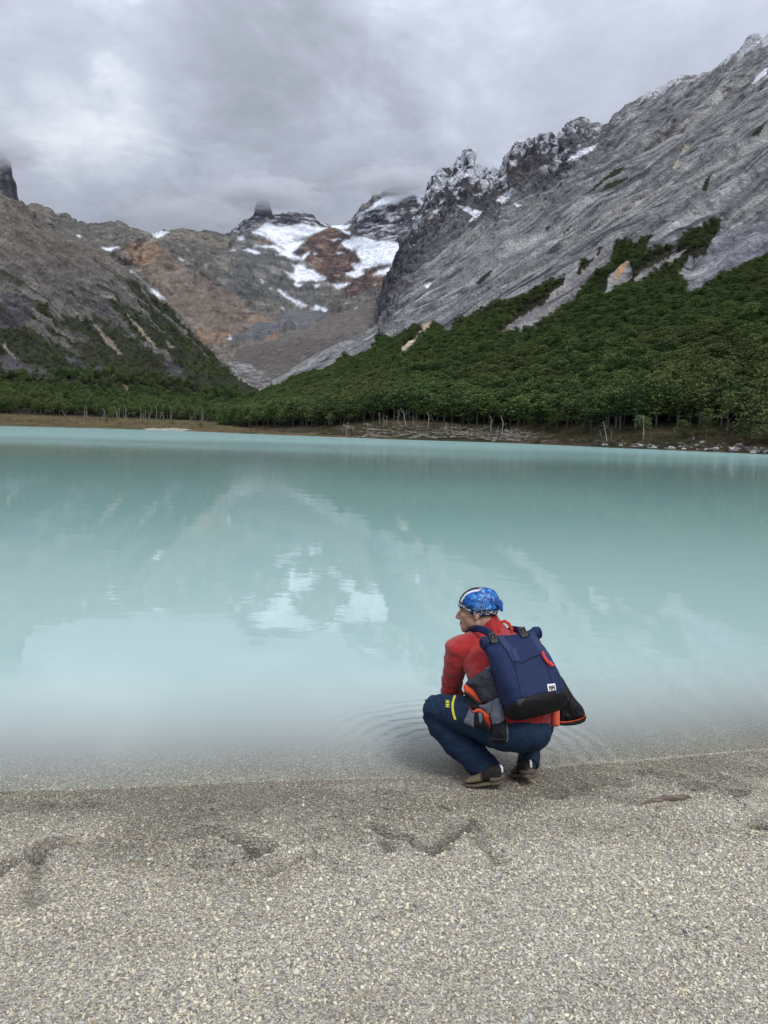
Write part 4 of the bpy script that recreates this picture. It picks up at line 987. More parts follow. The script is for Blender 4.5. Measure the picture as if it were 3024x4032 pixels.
# ---- pale rocks along the right-hand waterline
def rock_mesh(seed, flat=0.5, sub=2):
    r = np.random.default_rng(seed); bm = bmesh.new(); bmesh.ops.create_icosphere(bm, subdivisions=sub, radius=0.5)
    cuts = r.normal(0, 1, (9, 3)); cuts /= np.linalg.norm(cuts, axis=1, keepdims=True); dd = r.uniform(.28, .46, 9)
    for v in bm.verts:
        c = np.array(v.co)
        for n_, d_ in zip(cuts, dd):
            e = c @ n_ - d_
            if e > 0: c = c - n_ * e
        v.co = (c[0], c[1] * .8, c[2] * flat)
    me = bpy.data.meshes.new('rock'); bm.to_mesh(me); bm.free(); return me
def stone_material():
    b = NB('shore_stone'); p = b.obj(); rnd = b.node('ShaderNodeObjectInfo').outputs['Random']
    c = b.ramp(rnd, [(0, (0.13, 0.12, 0.11)), (0.45, (0.24, 0.23, 0.22)), (0.7, (0.45, 0.44, 0.42)), (1, (0.62, 0.61, 0.6))])
    n = b.noise(p, 6, 5); b.principled(b.mixc(b.mapr(n, .3, .7, 0, .5), c, c4(.12, .11, .1)), .85, b.bump(n, .4, .05), .2); return b.m
M_STONE = stone_material()
ROCKS = [rock_mesh(s) for s in (51, 52, 53, 54)]
for m_ in ROCKS: m_.materials.append(M_STONE)
for k in range(110):
    x = 2330 + 740 * rt.uniform(0, 1) ** .8; off = abs(rt.normal(0, 3.2)) + .6
    if rt.uniform() < .3: off = rt.uniform(4, 11)
    P = surf(x, py_for(x, shore_xy(x) + off, .1 + .12 * off), 'R', .12); s = rt.uniform(.5, 1.6) * (1 if off > 4 else rt.uniform(.7, 1.3))
    o = link('shore_rock', ROCKS[k % 4]); o.location = (P[0], P[1], max(P[2], -.05) + .1 * s); o.scale = (s * rt.uniform(.8, 1.8), s, s); o.rotation_euler = (0, 0, rt.uniform(0, 6.28))
    left = x < 2700
    w1 = ('big' if s > 1.15 else 'small') + (' pale rock at the water edge' if off < 2.2 else ' pale rock up on the bank'); w2 = ' well left of the hikers' if x < 2520 else ' just left of the hikers' if left else ' below the right-edge trees'
    tag(o, w1 + w2, 'rock', 'shore rocks: ' + w1 + w2)
# white worn path up the bank beside the hikers
def worn_path():
    pts = [(2772, 1748), (2765, 1742), (2778, 1738), (2800, 1736)]; Ps = [surf(a, b_, 'R', .2) for a, b_ in pts]
    V = []; F = []
    for i, P in enumerate(Ps):
        for j, dx in enumerate((-.9, 0, .9)): V.append((P[0] + dx * (1 - .15 * i), P[1], P[2] + .12 + (.1 if j == 1 else 0)))
    for i in range(len(Ps) - 1):
        for j in range(2): F.append((i * 3 + j, i * 3 + j + 1, i * 3 + j + 4, i * 3 + j + 3))
    me = bpy.data.meshes.new('path'); me.from_pydata(V, [], F); b = NB('pale_gravel'); b.principled(b.ramp(b.noise(b.pos(), 2, 5), [(.3, (.4, .38, .35)), (.7, (.62, .6, .57))]), .9); tag(link('path', me, b.m), kind='structure')
worn_path()

# low scrub and tussocks on the banks and the meadow
def scrub():
    m = leaf_material('scrub_leaves', (0.075, 0.065, 0.035), (0.10, 0.10, 0.05), (0.12, 0.085, 0.05)); src = []
    for t_ in (beech(81, .03, .02, 22, .5, .12, 30), beech(82, .03, .02, 22, .7, .12, 30)):
        q = joined(t_, 'scrub_mesh'); q.materials[1] = m; src.append(q)
    P = []
    for k in range(1500):
        x = rt.uniform(1250, 3100); f = rt.uniform(.12, 1.0); D = shore_xy(x) + np.interp(x, [1250, 1512, 2000, 2400, 3024], [30, 42, 38, 24, 22]) * f
        P.append((x, D))
    n_ = int(np.searchsorted(ROWQ, .12)); a, b_ = GR[:n_].reshape(-1, 3), None; pa, _ = project(a); out = []
    from mathutils import kdtree
    kd = kdtree.KDTree(len(a)); [kd.insert((u_ * .1, v_[1], 0), i) for i, (u_, v_) in enumerate(zip(pa, a))]; kd.balance()
    for x, D in P: out.append(a[kd.find((x * .1, D, 0))[1]])
    h = rt.uniform(.35, 1.1, len(out))
    ml = (np.arange(GL.shape[0])[:, None] / GL.shape[0] > .035) & (np.arange(GL.shape[0])[:, None] / GL.shape[0] < .14) & (fbm(GL / 40.0, 3, 77) > -.05); Q, _, _ = sample_cells(GL, ml, 1100, rt); out = np.concatenate([np.array(out), Q]); h = np.concatenate([h, rt.uniform(.3, .9, len(Q))])
    S = np.stack([h * 1.6, h * 1.6, h], -1); R = np.stack([0 * h, 0 * h, rt.uniform(0, 6.28, len(h))], -1)
    tag(scatter('scrub', out, S, R, rt.integers(0, 2, len(h)), src), 'low brown and olive scrub on the banks', 'scrub')
scrub()
# ------------------------------------------------------------------ gravel, pebbles and driftwood on the beach
def pebble_material():
    b = NB('pebble_stone')
    t = b.attr('tint', 'INSTANCER').outputs['Color']
    n = b.noise(b.obj(), 4, 3)
    c = b.mixc(b.mapr(n, .35, .7, 0, .35), t, b.mixc(1.0, t, c4(.62, .62, .62), 'MULTIPLY'))
    b.principled(c, .6, b.bump(n, .15, .1), .35); return b.m
def pebble_solid(name, r_, g_, b_):
    b = NB(name); n = b.noise(b.obj(), 4, 4)
    b.principled(b.mixc(b.mapr(n, .3, .7, 0, .6), c4(r_, g_, b_), c4(r_ * .65, g_ * .65, b_ * .65)), .65, b.bump(n, .2, .1), .3); return b.m
M_PEB = pebble_material()
PEB = []
for s_ in range(7):
    m_ = rock_mesh(60 + s_, (0.38, 0.5, 0.62, 0.30, 0.45, 0.55, 0.34)[s_], 1); m_.materials.append(M_PEB); m_.polygons.foreach_set('use_smooth', [False] * len(m_.polygons)); PEB.append(m_)
PAL = np.array([[.66, .62, .50], [.74, .72, .63], [.50, .48, .42], [.36, .345, .31], [.23, .23, .235], [.13, .13, .145], [.42, .34, .23], [.30, .22, .155], [.58, .59, .58], [.40, .42, .39]])
PALW = np.array([.19, .12, .19, .16, .10, .055, .06, .035, .05, .04])
def gravel():
    r = np.random.default_rng(5); n = 420000
    y = np.sqrt(r.uniform(1.75 ** 2, 5.3 ** 2, n)); x = r.uniform(-1, 1, n) * (0.55 * y + 0.95)
    s = wl_y(x) - y
    keep = (s > -1.15) & (r.uniform(0, 1, n) < np.where(s > 0, 1.0, 0.75)); x, y, s = x[keep], y[keep], s[keep]; n = len(x)
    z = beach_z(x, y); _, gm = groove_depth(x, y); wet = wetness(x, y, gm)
    dens = fbm(np.stack([x * 2.0, y * 2.0, 0 * x], -1), 3, 461)
    d = np.exp(r.normal(math.log(.0063), .42, n)) * (1 + 0.22 * dens) * np.interp(s, [-.2, .05, .6, 1.2], [.8, .8, 1.0, 1.12])
    d = np.clip(d, .003, .019)
    S = np.stack([d * r.uniform(.9, 1.5, n), d * r.uniform(.8, 1.15, n), d * r.uniform(.7, 1.1, n)], -1)
    R = np.stack([r.normal(0, .35, n), r.normal(0, .35, n), r.uniform(0, 6.28, n)], -1)
    P = np.stack([x, y, z + d * .12], -1)
    tint = PAL[r.choice(len(PAL), n, p=PALW)] * r.uniform(.85, 1.12, (n, 1)) * np.array([1.22, 1.19, 1.03])
    tint = tint * .78 + .22 * np.array([.50, .475, .41])
    patch = smooth(.15, .5, fbm(np.stack([x * .9, y * .9, 0 * x + 3], -1), 4, 471))[:, None]
    tint = tint * (1 - .16 * patch * np.array([.9, 1.0, 1.05]))
    w = np.maximum(wet, (s < 0.0) * .22)[:, None]
    tint = tint * (1 - w * np.array([.50, .53, .57])) * (1 - .58 * np.clip(gm, 0, 1)[:, None])  # grooves tinted darker again: damp gravel plus their own shade put into the colour
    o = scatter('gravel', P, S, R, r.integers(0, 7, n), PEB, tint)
    o.parent = beach
    return o
gravel()
# the larger pebbles, one by one
PCOL = [pebble_solid('pebble_cream', .64, .60, .48), pebble_solid('pebble_pale_grey', .55, .55, .52), pebble_solid('pebble_slate', .17, .18, .20), pebble_solid('pebble_grey', .33, .32, .30), pebble_solid('pebble_tan', .42, .33, .22), pebble_solid('pebble_white', .62, .60, .54)]
PMESH = []
for c_, m_ in enumerate(PCOL):
    for s_ in (71, 72, 73):
        q = rock_mesh(s_ + 10 * c_, (.42, .55, .35)[s_ - 71], 1); q.materials.append(m_); PMESH.append((q, c_))
rp = np.random.default_rng(17)
k = 0
while k < 300:
    y = math.sqrt(rp.uniform(1.9 ** 2, 4.0 ** 2)); x = rp.uniform(-1, 1) * (.5 * y + .1); s = float(wl_y(x) - y)
    if s < .12 or rp.uniform() > min(1, s * .9): continue
    c_ = rp.choice(6, p=[.30, .22, .12, .14, .08, .14]); q = PMESH[c_ * 3 + int(rp.integers(0, 3))][0]
    d = rp.uniform(.012, .020) * (1.25 if rp.uniform() < .12 else 1)
    o = link('pebble', q, None, beach); o.location = (x, y, float(beach_z(np.array([x]), np.array([y]))[0]) + d * .2); o.scale = (d * rp.uniform(1, 1.5), d, d * rp.uniform(.8, 1.1)); o.rotation_euler = (rp.normal(0, .2), rp.normal(0, .2), rp.uniform(0, 6.28)); k += 1
# driftwood stick
def wood_material():
    b = NB('driftwood_wood'); p = b.obj(); mp = b.node('ShaderNodeMapping'); b.L.new(p, mp.inputs[0]); mp.inputs['Scale'].default_value = (6, 60, 60)
    n = b.noise(mp.outputs[0], 1.2, 5, .6)
    b.principled(b.ramp(n, [(.25, (.05, .04, .033)), (.5, (.14, .11, .09)), (.75, (.27, .23, .19))]), .85, b.bump(n, .6, .004), .2); return b.m
M_WOOD = wood_material()
def stick(a, b_, rad, label, seed, rise=.5):
    A = ground_px(*a); B = ground_px(*b_); r = np.random.default_rng(seed); T = Parts(); d = B - A; L = d.length
    pts = []; rr = []
    for t in np.linspace(0, 1, 9):
        p = A.lerp(B, t); zg = float(beach_z(np.array([p.x]), np.array([p.y]))[0])
        env = (.35 + .65 * math.sin(min(1, t * 1.25 + .02) * math.pi * .62)) * (1 - .35 * max(0, t - .85) / .15)
        rr.append(rad * env * r.uniform(.88, 1.12)); pts.append(np.array([p.x, p.y + r.normal(0, rad * .15), zg + rr[-1] * rise]))
    o0 = pts[0].copy(); pts = [q - o0 for q in pts]
    T.add(tube_np(pts, rr, 9)); T.add(tube_np([pts[0] - (pts[1] - pts[0]) * .02, pts[0]], [rr[0] * .3, rr[0]], 9, False))
    o = link('driftwood', T.mesh('driftwood'), M_WOOD); o.location = o0; return tag(o, label, 'driftwood')
stick((2525, 3170), (2715, 3143), .0165, 'grey-brown driftwood stick lying on the gravel right of the man', 3)
stick((1735, 3170), (1775, 3195), .006, 'small dark twig on the gravel just below the man\'s left shoe', 4)
stick((1508, 3180), (1545, 3195), .006, 'tiny dark twig on the wet gravel left of the man', 5)
# ------------------------------------------------------------------ the crouching man
from mathutils.bvhtree import BVHTree
from mathutils import geometry as mgeo
_foot = ground_px(1880, 3098)
Z0 = float(-((np.array(_foot) - np.array([0, 0, CAMZ])) @ MR)[2])
def ZP(zx, zy, dz=0.0):
    """point read off the photograph: pixel of an enlargement of the man, and depth behind his left foot"""
    return at_depth(1550 + .51236 * zx, 2250 + .51236 * zy, np.asarray(Z0 + dz, float))
def cv(x, y, z):
    return MR @ np.array([x, y, z], float)
VIEW = cv(0, 0, -1)
UPX = .51236 * Z0 / FPX                      # metres per enlarged pixel
def ell_tube(pts, ra, rb, n=20, side=None, dome=True):
    """closed loft with elliptical rings; ra across the view, rb along it"""
    pts = np.asarray(pts, float); k = len(pts)
    ra = np.asarray(ra, float); rb = np.asarray(rb, float)
    if dome:
        t0 = pts[0] - pts[1]; t0 /= np.linalg.norm(t0); t1 = pts[-1] - pts[-2]; t1 /= np.linalg.norm(t1)
        pre = [(pts[0] + t0 * min(ra[0], rb[0]) * h, w) for h, w in ((.62, .35), (.45, .72), (.2, .93))]
        post = [(pts[-1] + t1 * min(ra[-1], rb[-1]) * h, w) for h, w in ((.2, .93), (.45, .72), (.62, .35))]
        pts = np.array([p for p, _ in pre] + list(pts) + [p for p, _ in post])
        ra = np.concatenate([[ra[0] * w for _, w in pre], ra, [ra[-1] * w for _, w in post]]); rb = np.concatenate([[rb[0] * w for _, w in pre], rb, [rb[-1] * w for _, w in post]]); k = len(pts)
    V = []; F = []
    for i in range(k):
        t = pts[min(i + 1, k - 1)] - pts[max(i - 1, 0)]; t = t / np.linalg.norm(t)
        a = np.cross(t, VIEW) if side is None else side - t * (side @ t)
        if np.linalg.norm(a) < .15: a = np.cross(t, cv(0, 1, 0))
        a /= np.linalg.norm(a); b = np.cross(a, t)
        for j in range(n):
            th = 2 * np.pi * j / n; V.append(pts[i] + ra[i] * np.cos(th) * a + rb[i] * np.sin(th) * b)
    for i in range(k - 1):
        for j in range(n): F.append((i * n + j, i * n + (j + 1) % n, (i + 1) * n + (j + 1) % n, (i + 1) * n + j))
    V.append(pts[0]); V.append(pts[-1]); c0, c1 = len(V) - 2, len(V) - 1
    for j in range(n): F.append(((j + 1) % n, j, c0, c0)); F.append(((k - 1) * n + j, (k - 1) * n + (j + 1) % n, c1, c1))
    return V, F
def ellipsoid(c, ax, ay, az, n=18, m=12):
    V = []; F = []; c = np.asarray(c)
    for i in range(m + 1):
        ph = np.pi * i / m
        for j in range(n):
            th = 2 * np.pi * j / n; V.append(c + np.cos(ph) * az + np.sin(ph) * (np.cos(th) * ax + np.sin(th) * ay))
    for i in range(m):
        for j in range(n): F.append((i * n + j, (i + 1) * n + j, (i + 1) * n + (j + 1) % n, i * n + (j + 1) % n))
    return V, F
def remesh(name, parts, voxel, iters=4):
    me = parts.mesh(name); o = bpy.data.objects.new(name, me); COL.objects.link(o)
    md = o.modifiers.new('r', 'REMESH'); md.mode = 'VOXEL'; md.voxel_size = voxel; md.use_smooth_shade = True
    if iters:
        sm = o.modifiers.new('s', 'SMOOTH'); sm.factor = .5; sm.iterations = iters
    dg = bpy.context.evaluated_depsgraph_get(); ev = o.evaluated_get(dg)
    out = bpy.data.meshes.new_from_object(ev); out.name = name
    bpy.data.objects.remove(o); bpy.data.meshes.remove(me); out.materials.clear()
    return out
def co(me):
    a = np.empty(len(me.vertices) * 3, np.float32); me.vertices.foreach_get('co', a); return a.reshape(-1, 3).astype(float)
def nrm(me):
    a = np.empty(len(me.vertices) * 3, np.float32); me.vertex_normals.foreach_get('vector', a); return a.reshape(-1, 3).astype(float)
def displace(me, f):
    v = co(me); v += nrm(me) * f(v)[:, None]; me.vertices.foreach_set('co', v.astype(np.float32).ravel()); me.update()
def smooth_all(me):
    me.polygons.foreach_set('use_smooth', [True] * len(me.polygons)); return me
def bvh(me): return BVHTree.FromPolygons([v.co.copy() for v in me.vertices], [tuple(p.vertices) for p in me.polygons])
CAMP = Vector((0, 0, CAMZ))
def fill2d(poly, step, holes=()):
    """triangulate a polygon of enlarged-pixel points with an inner grid"""
    P = np.asarray(poly, float); b = []
    for i in range(len(P)):
        a, c = P[i], P[(i + 1) % len(P)]; m = max(1, int(np.hypot(*(c - a)) / step))
        for t in range(m): b.append(a + (c - a) * t / m)
    nb = len(b); x0, y0 = P.min(0); x1, y1 = P.max(0)
    gx, gy = np.meshgrid(np.arange(x0, x1, step), np.arange(y0, y1, step * .87)); gx[1::2] += step / 2
    B = np.array(b); ins = inpoly(gx.ravel(), gy.ravel(), P); g = np.stack([gx.ravel()[ins], gy.ravel()[ins]], -1)
    if len(g):
        d = np.min(np.hypot(g[:, None, 0] - B[None, :, 0], g[:, None, 1] - B[None, :, 1]), 1); g = g[d > step * .55]
    allp = np.concatenate([B, g]) if len(g) else B
    r = mgeo.delaunay_2d_cdt([Vector(p) for p in allp], [(i, (i + 1) % nb) for i in range(nb)], [list(range(nb))], 1, 1e-4)
    V = np.array([tuple(v) for v in r[0]]); F = [tuple(f) for f in r[2]]
    d = np.min(np.hypot(V[:, None, 0] - B[None, :, 0], V[:, None, 1] - B[None, :, 1]), 1)
    return V, F, d
def crspline(poly, n=4):
    P = np.asarray(poly, float); k = len(P); o = []
    for i in range(k):
        p0, p1, p2, p3 = P[i - 1], P[i], P[(i + 1) % k], P[(i + 2) % k]
        for t in np.arange(n) / n: o.append(.5 * (2 * p1 + (p2 - p0) * t + (2 * p0 - 5 * p1 + 4 * p2 - p3) * t * t + (3 * p1 - p0 - 3 * p2 + p3) * t ** 3))
    return o
def pillow(name, poly, dz, bulge, mat, parent, curve=None, step=9, wrinkle=.004, thick=.35, seed=1, sharp=False, soft=55.0, over=True, lift=0.0):
    """soft cloth piece: outline with real thickness, rounded towards its rim; dz may be a function of (x, y)"""
    V, F, d = fill2d(poly if sharp else crspline(poly), step)
    z = np.array([dz(x, y) if callable(dz) else dz for x, y in V])
    if over:
        for k_, (x, y) in enumerate(V):
            q = Vector(ZP(x, y, 0)) - CAMP; hit = OVER.ray_cast(CAMP, q.normalized())
            if hit[0] is not None: z[k_] = min(z[k_], (hit[0] - CAMP).dot(Vector(VIEW)) - Z0 - .004)
        for _ in range(6):
            dd = ((V[:, None] - V[None]) ** 2).sum(-1); w_ = np.exp(-dd / (2 * (step * 1.6) ** 2)); z = np.minimum(z, (w_ @ z) / w_.sum(1))
    z = z - lift
    h = bulge * np.sqrt(np.clip(d / soft, 0, 1) * (2 - np.clip(d / soft, 0, 1)))
    q = np.stack([V[:, 0] / 60, V[:, 1] / 60, 0 * V[:, 0] + seed], -1); wr = (fbm(q, 3, 500 + seed, ridged=True) + .25 * fbm(q * 3, 2, 520 + seed)) * wrinkle * np.clip(d / 18, 0, 1)
    front = ZP(V[:, 0], V[:, 1], z - h - wr); back = ZP(V[:, 0], V[:, 1], z + h * thick + .002)
    n = len(V); edge = {}
    for f in F:
        for a, b in zip(f, f[1:] + f[:1]): edge[(a, b)] = edge.get((a, b), 0) + 1
    Fs = [f[::-1] for f in F] + [tuple(i + n for i in f) for f in F]
    for (a, b) in edge:
        if (b, a) not in edge: Fs.append((a, b, b + n, a + n))
    me = bpy.data.meshes.new(name); me.from_pydata([tuple(v) for v in np.concatenate([front, back])], [], Fs); me.update()
    bm = bmesh.new(); bm.from_mesh(me); bmesh.ops.recalc_face_normals(bm, faces=bm.faces); bm.to_mesh(me); bm.free()
    return link(name, smooth_all(me), mat, parent)
def patch_on(name, poly, tree, mat, parent, off=.002, thick=.002, step=10, sharp=True):
    """thin piece lying on a surface: the outline is cast onto it, then given thickness"""
    V, F, d = fill2d(poly if sharp else crspline(poly), step)
    P = []; Nn = []
    far = []
    for x, y in V:
        q = Vector(ZP(x, y, 0)); hit = tree.ray_cast(CAMP, (q - CAMP).normalized())
        if hit[0] is None: P.append(None); Nn.append(None)
        else: P.append(hit[0]); Nn.append(hit[1])
    good = [i for i, p in enumerate(P) if p is not None]
    if not good: return None
    for i, p in enumerate(P):
        if p is None:
            j = min(good, key=lambda g: (V[g][0] - V[i][0]) ** 2 + (V[g][1] - V[i][1]) ** 2)
            dep = (P[j] - CAMP).dot(Vector(VIEW)); q = Vector(ZP(V[i][0], V[i][1], 0)) - CAMP; P[i] = CAMP + q * (dep / q.dot(Vector(VIEW))); Nn[i] = Nn[j]
    n = len(P)
    top = [p + nn * (off + thick) for p, nn in zip(P, Nn)]; bot = [p + nn * (off - .004) for p, nn in zip(P, Nn)]
    Fs = [f[::-1] for f in F] + [tuple(i + n for i in f) for f in F]; edge = set((a, b) for f in F for a, b in zip(f, f[1:] + f[:1]))
    for (a, b) in edge:
        if (b, a) not in edge: Fs.append((a, b, b + n, a + n))
    me = bpy.data.meshes.new(name); me.from_pydata(top + bot, [], Fs); me.update()
    bm = bmesh.new(); bm.from_mesh(me); bmesh.ops.recalc_face_normals(bm, faces=bm.faces); bm.to_mesh(me); bm.free()
    return link(name, me, mat, parent)
def band(pts, w):
    """polygon of even width w along a line of points (enlarged pixels)"""
    P = np.asarray(pts, float); L = []; R = []
    for i in range(len(P)):
        t = P[min(i + 1, len(P) - 1)] - P[max(i - 1, 0)]; t /= np.hypot(*t); nn = np.array([-t[1], t[0]]) * w / 2; L.append(P[i] + nn); R.append(P[i] - nn)
    return L + R[::-1]

# materials
def cloth_material(name, col, rough=.9, weave=900.0, sheen=0.0, bstr=.25, var=.25, fold=True):
    b = NB(name); p = b.pos(); n = b.noise(p, weave, 3, .6); n2 = b.noise(p, 9, 4, .6)
    c = b.mixc(b.mapr(n2, .3, .7, 0, var), c4(*col), c4(*[x * .6 for x in col])); c = b.mixc(b.mapr(n, .3, .7, 0, .25), c, b.mixc(1.0, c, c4(1.5, 1.5, 1.5), 'MULTIPLY'))
    nb = b.bump(n, bstr, .002, b.bump(b.noise(p, 26, 4, .6, .8), .45, .014) if fold else None)
    pr = b.principled(c, rough, nb, .18)
    if sheen: pr.inputs['Sheen Weight'].default_value = sheen; pr.inputs['Sheen Roughness'].default_value = .6
    return b.m
M_RED = cloth_material('red_fleece', (.34, .017, .017), .95, 500, .25, .35)
M_NAVY = cloth_material('navy_trousers', (.011, .026, .056), .75, 1100, 0, .15)
M_PACK = cloth_material('navy_canvas', (.012, .022, .070), .62, 800, 0, .25)
M_BLK = cloth_material('black_fabric', (.010, .010, .012), .6, 700, 0, .25)
M_CHAR = cloth_material('charcoal_shell', (.040, .043, .055), .55, 600, 0, .2)
M_GREY = cloth_material('grey_softshell', (.13, .14, .17), .8, 600, 0, .25)
M_ORNG = cloth_material('orange_lining', (.62, .085, .025), .9, 500, .2, .3)
M_YEL = cloth_material('yellow_trim', (.62, .60, .05), .6, 600, 0, .1, .1, False)
M_WEB = cloth_material('navy_webbing', (.030, .044, .105), .7, 1500, 0, .4)
M_TAN = cloth_material('tan_suede', (.20, .155, .095), .9, 700, 0, .3)
M_SOLE = cloth_material('muddy_sole', (.13, .105, .075), .9, 260, 0, .6, .8)
M_WHITE = cloth_material('white_label', (.72, .72, .74), .6, 900, 0, .05, .05, False)
M_INK = cloth_material('black_print', (.012, .012, .014), .6, 900, 0, .05, .05, False)
M_PLAS = cloth_material('black_plastic', (.02, .021, .022), .35, 300, 0, .05, .1, False)
M_REDT = cloth_material('red_cord', (.55, .05, .04), .7, 900, 0, .2, .1, False)
def skin_material():
    b = NB('skin'); p = b.pos(); c = b.attr('Col').outputs['Color']; n = b.noise(p, 140, 4, .6)
    c = b.mixc(b.mapr(n, .3, .7, 0, .25), c, b.mixc(1.0, c, c4(.7, .6, .55), 'MULTIPLY'))
    pr = b.principled(c, .5, b.bump(n, .15, .002), .35); pr.inputs['Subsurface Weight'].default_value = .12; pr.inputs['Subsurface Radius'].default_value = (.01, .004, .002); pr.inputs['Subsurface Scale'].default_value = .5
    return b.m
M_SKIN = skin_material()

# --- pose
SH_L, EL_L, WR_L = ZP(505, 610, .20), ZP(442, 900, .30), ZP(500, 1310, .40)
SH_R, EL_R, WR_R = ZP(1030, 560, .40), ZP(985, 850, .60), ZP(800, 1080, .74)
HIP_L, KN_L, AN_L = ZP(800, 1185, .02), ZP(305, 1062, .19), ZP(735, 1560, .03)
HIP_R, KN_R, AN_R = ZP(1075, 1185, .06), ZP(900, 1010, .45), ZP(1035, 1500, .13)
TOR = [ZP(945, 1195, .02), ZP(940, 1110, .02), ZP(925, 960, .06), ZP(875, 800, .13), ZP(815, 660, .20), ZP(775, 560, .25), ZP(745, 490, .27)]
HEADC = ZP(640, 306, .27)
HF, HU = cv(-.955, -.05, -.29), cv(.04, .995, -.09)
HF /= np.linalg.norm(HF); HS = np.cross(HU, HF); HS /= np.linalg.norm(HS); HU = np.cross(HF, HS)      # HS: his left, towards the camera
if HS @ VIEW > 0: HS = -HS
def hp(f, s, u): return HEADC + HF * f + HS * s + HU * u
def hell(f, s, u, rf, rs, ru): return ellipsoid(hp(f, s, u), HF * rf, HS * rs, HU * ru)
def lerp_(a, b, t): return a + (b - a) * t
# --- body: one continuous surface
def hand(B, wrist, direc, palmn, length=.185, curl=.35, thumb_side=1):
    d = direc / np.linalg.norm(direc); n = palmn - d * (palmn @ d); n /= np.linalg.norm(n); s = np.cross(d, n) * thumb_side
    L = length
    B.add(ell_tube([wrist - d * .02, wrist + d * L * .12, wrist + d * L * .32, wrist + d * L * .5], [.026, .034, .041, .040], [.020, .017, .016, .012], 14, side=s))
    for k, (o, l) in enumerate(((-.030, .40), (-.010, .46), (.010, .43), (.029, .34))):
        p0 = wrist + d * L * .44 - s * o; l *= L
        p1 = p0 + (d + n * curl * .3) * l * .42; p2 = p1 + (d * .85 + n * curl) * l * .33; p3 = p2 + (d * .6 + n * curl * 1.4) * l * .25
        B.add(ell_tube([p0, p1, p2, p3], [.0095, .009, .0082, .0065], [.009, .0085, .008, .006], 10))
    t0 = wrist + d * L * .14 + s * .030; t1 = t0 + (d * .55 + s * .7) * .040; t2 = t1 + (d * .9 + s * .25 + n * .2) * .034; t3 = t2 + (d + n * .3) * .022
    B.add(ell_tube([t0, t1, t2, t3], [.014, .012, .0105, .008], [.013, .011, .010, .0075], 10))
def build_body():
    B = Parts()
    B.add(ell_tube(TOR, [.145, .150, .142, .152, .165, .160, .10], [.10, .11, .10, .11, .11, .09, .07], 26, side=cv(.95, .12, -.3)))
    B.add(ellipsoid(ZP(940, 1215, .01), cv(.165, 0, 0), cv(0, .10, 0), cv(0, 0, .13)))
    for H, K, A in ((HIP_L, KN_L, AN_L), (HIP_R, KN_R, AN_R)):
        B.add(ell_tube([H, lerp_(H, K, .5), K], [.085, .075, .052], [.09, .075, .055])); B.add(ell_tube([K, lerp_(K, A, .3), lerp_(K, A, .7), A], [.052, .054, .042, .034], [.052, .056, .042, .036]))
        d = np.array([-.6, .75, -.25]) if A is AN_L else np.array([-.35, .9, -.2]); d /= np.linalg.norm(d)
        B.add(ell_tube([A + np.array([0, 0, .0]), A + d * .05 - np.array([0, 0, .045]), A + d * .13 - np.array([0, 0, .06])], [.034, .036, .030], [.034, .028, .02]))
    for S, E, W in ((SH_L, EL_L, WR_L), (SH_R, EL_R, WR_R)):
        B.add(ell_tube([TOR[5], lerp_(TOR[5], S, .7), S], [.05, .05, .05], [.05, .05, .055])); B.add(ell_tube([S, lerp_(S, E, .5), E], [.052, .045, .036], [.052, .045, .038])); B.add(ell_tube([E, lerp_(E, W, .3), W], [.037, .037, .024], [.036, .038, .022]))
    hand(B, WR_L, ZP(520, 1400, .46) - WR_L, cv(-.4, 0, 1), .18, .45, -1)
    hand(B, WR_R, ZP(720, 1190, .78) - WR_R, cv(.2, -.2, 1), .18, .35, 1)
    # neck and head
    B.add(ell_tube([TOR[6], lerp_(TOR[6], hp(-.03, 0, -.07), .6), hp(-.028, 0, -.03)], [.062, .056, .056], [.062, .058, .056]))
    for a in ((-.010, 0, .034, .097, .076, .083), (.028, 0, -.036, .060, .060, .076), (.058, 0, -.080, .034, .040, .034), (.071, 0, -.097, .020, .024, .017),
              (.060, .040, -.020, .026, .022, .022), (.060, -.040, -.020, .026, .022, .022), (.079, .026, .020, .014, .024, .009), (.079, -.026, .020, .014, .024, .009),
              (.089, 0, -.058, .010, .022, .0065), (.086, 0, -.071, .011, .020, .007), (.010, .050, -.062, .036, .016, .030), (.010, -.050, -.062, .036, .016, .030), (.075, 0, .045, .014, .045, .03),
              (-.012, .072, -.020, .016, .009, .024), (-.012, -.072, -.020, .016, .009, .024), (-.008, .073, -.037, .009, .008, .010), (-.008, -.073, -.037, .009, .008, .010)):
        B.add(hell(*a))
    B.add(ell_tube([hp(.080, 0, .018), hp(.092, 0, .0), hp(.106, 0, -.022), hp(.111, 0, -.033)], [.007, .009, .011, .0115], [.008, .009, .011, .012], 12))
    B.add(hell(.098, .010, -.037, .012, .008, .008)); B.add(hell(.098, -.010, -.037, .012, .008, .008))
    me = remesh('person', B, .0046, 3)
    v = co(me); r = v - HEADC; f, s, u = r @ HF, r @ HS, r @ HU
    c = np.tile(np.array([.46, .275, .20]), (len(v), 1))
    stub = smooth(-.035, -.055, u) * smooth(.135, .10, np.abs(u)) * smooth(-.02, .02, f) * smooth(.12, .09, f)
    stub = np.maximum(stub, smooth(.03, .005, np.abs(f - .015)) * smooth(.045, .06, np.abs(s)) * smooth(0.0, -.03, u)); stub *= .55 + .45 * fbm(v * 300, 2, 3)
    c = lerp3(c, np.array([.15, .095, .075]), np.clip(stub, 0, 1) * .62)
    lips = np.exp(-((u + .0645) / .008) ** 2) * smooth(.075, .086, f) * smooth(.03, .02, np.abs(s)); c = lerp3(c, np.array([.36, .13, .11]), np.clip(lips, 0, 1) * .8)
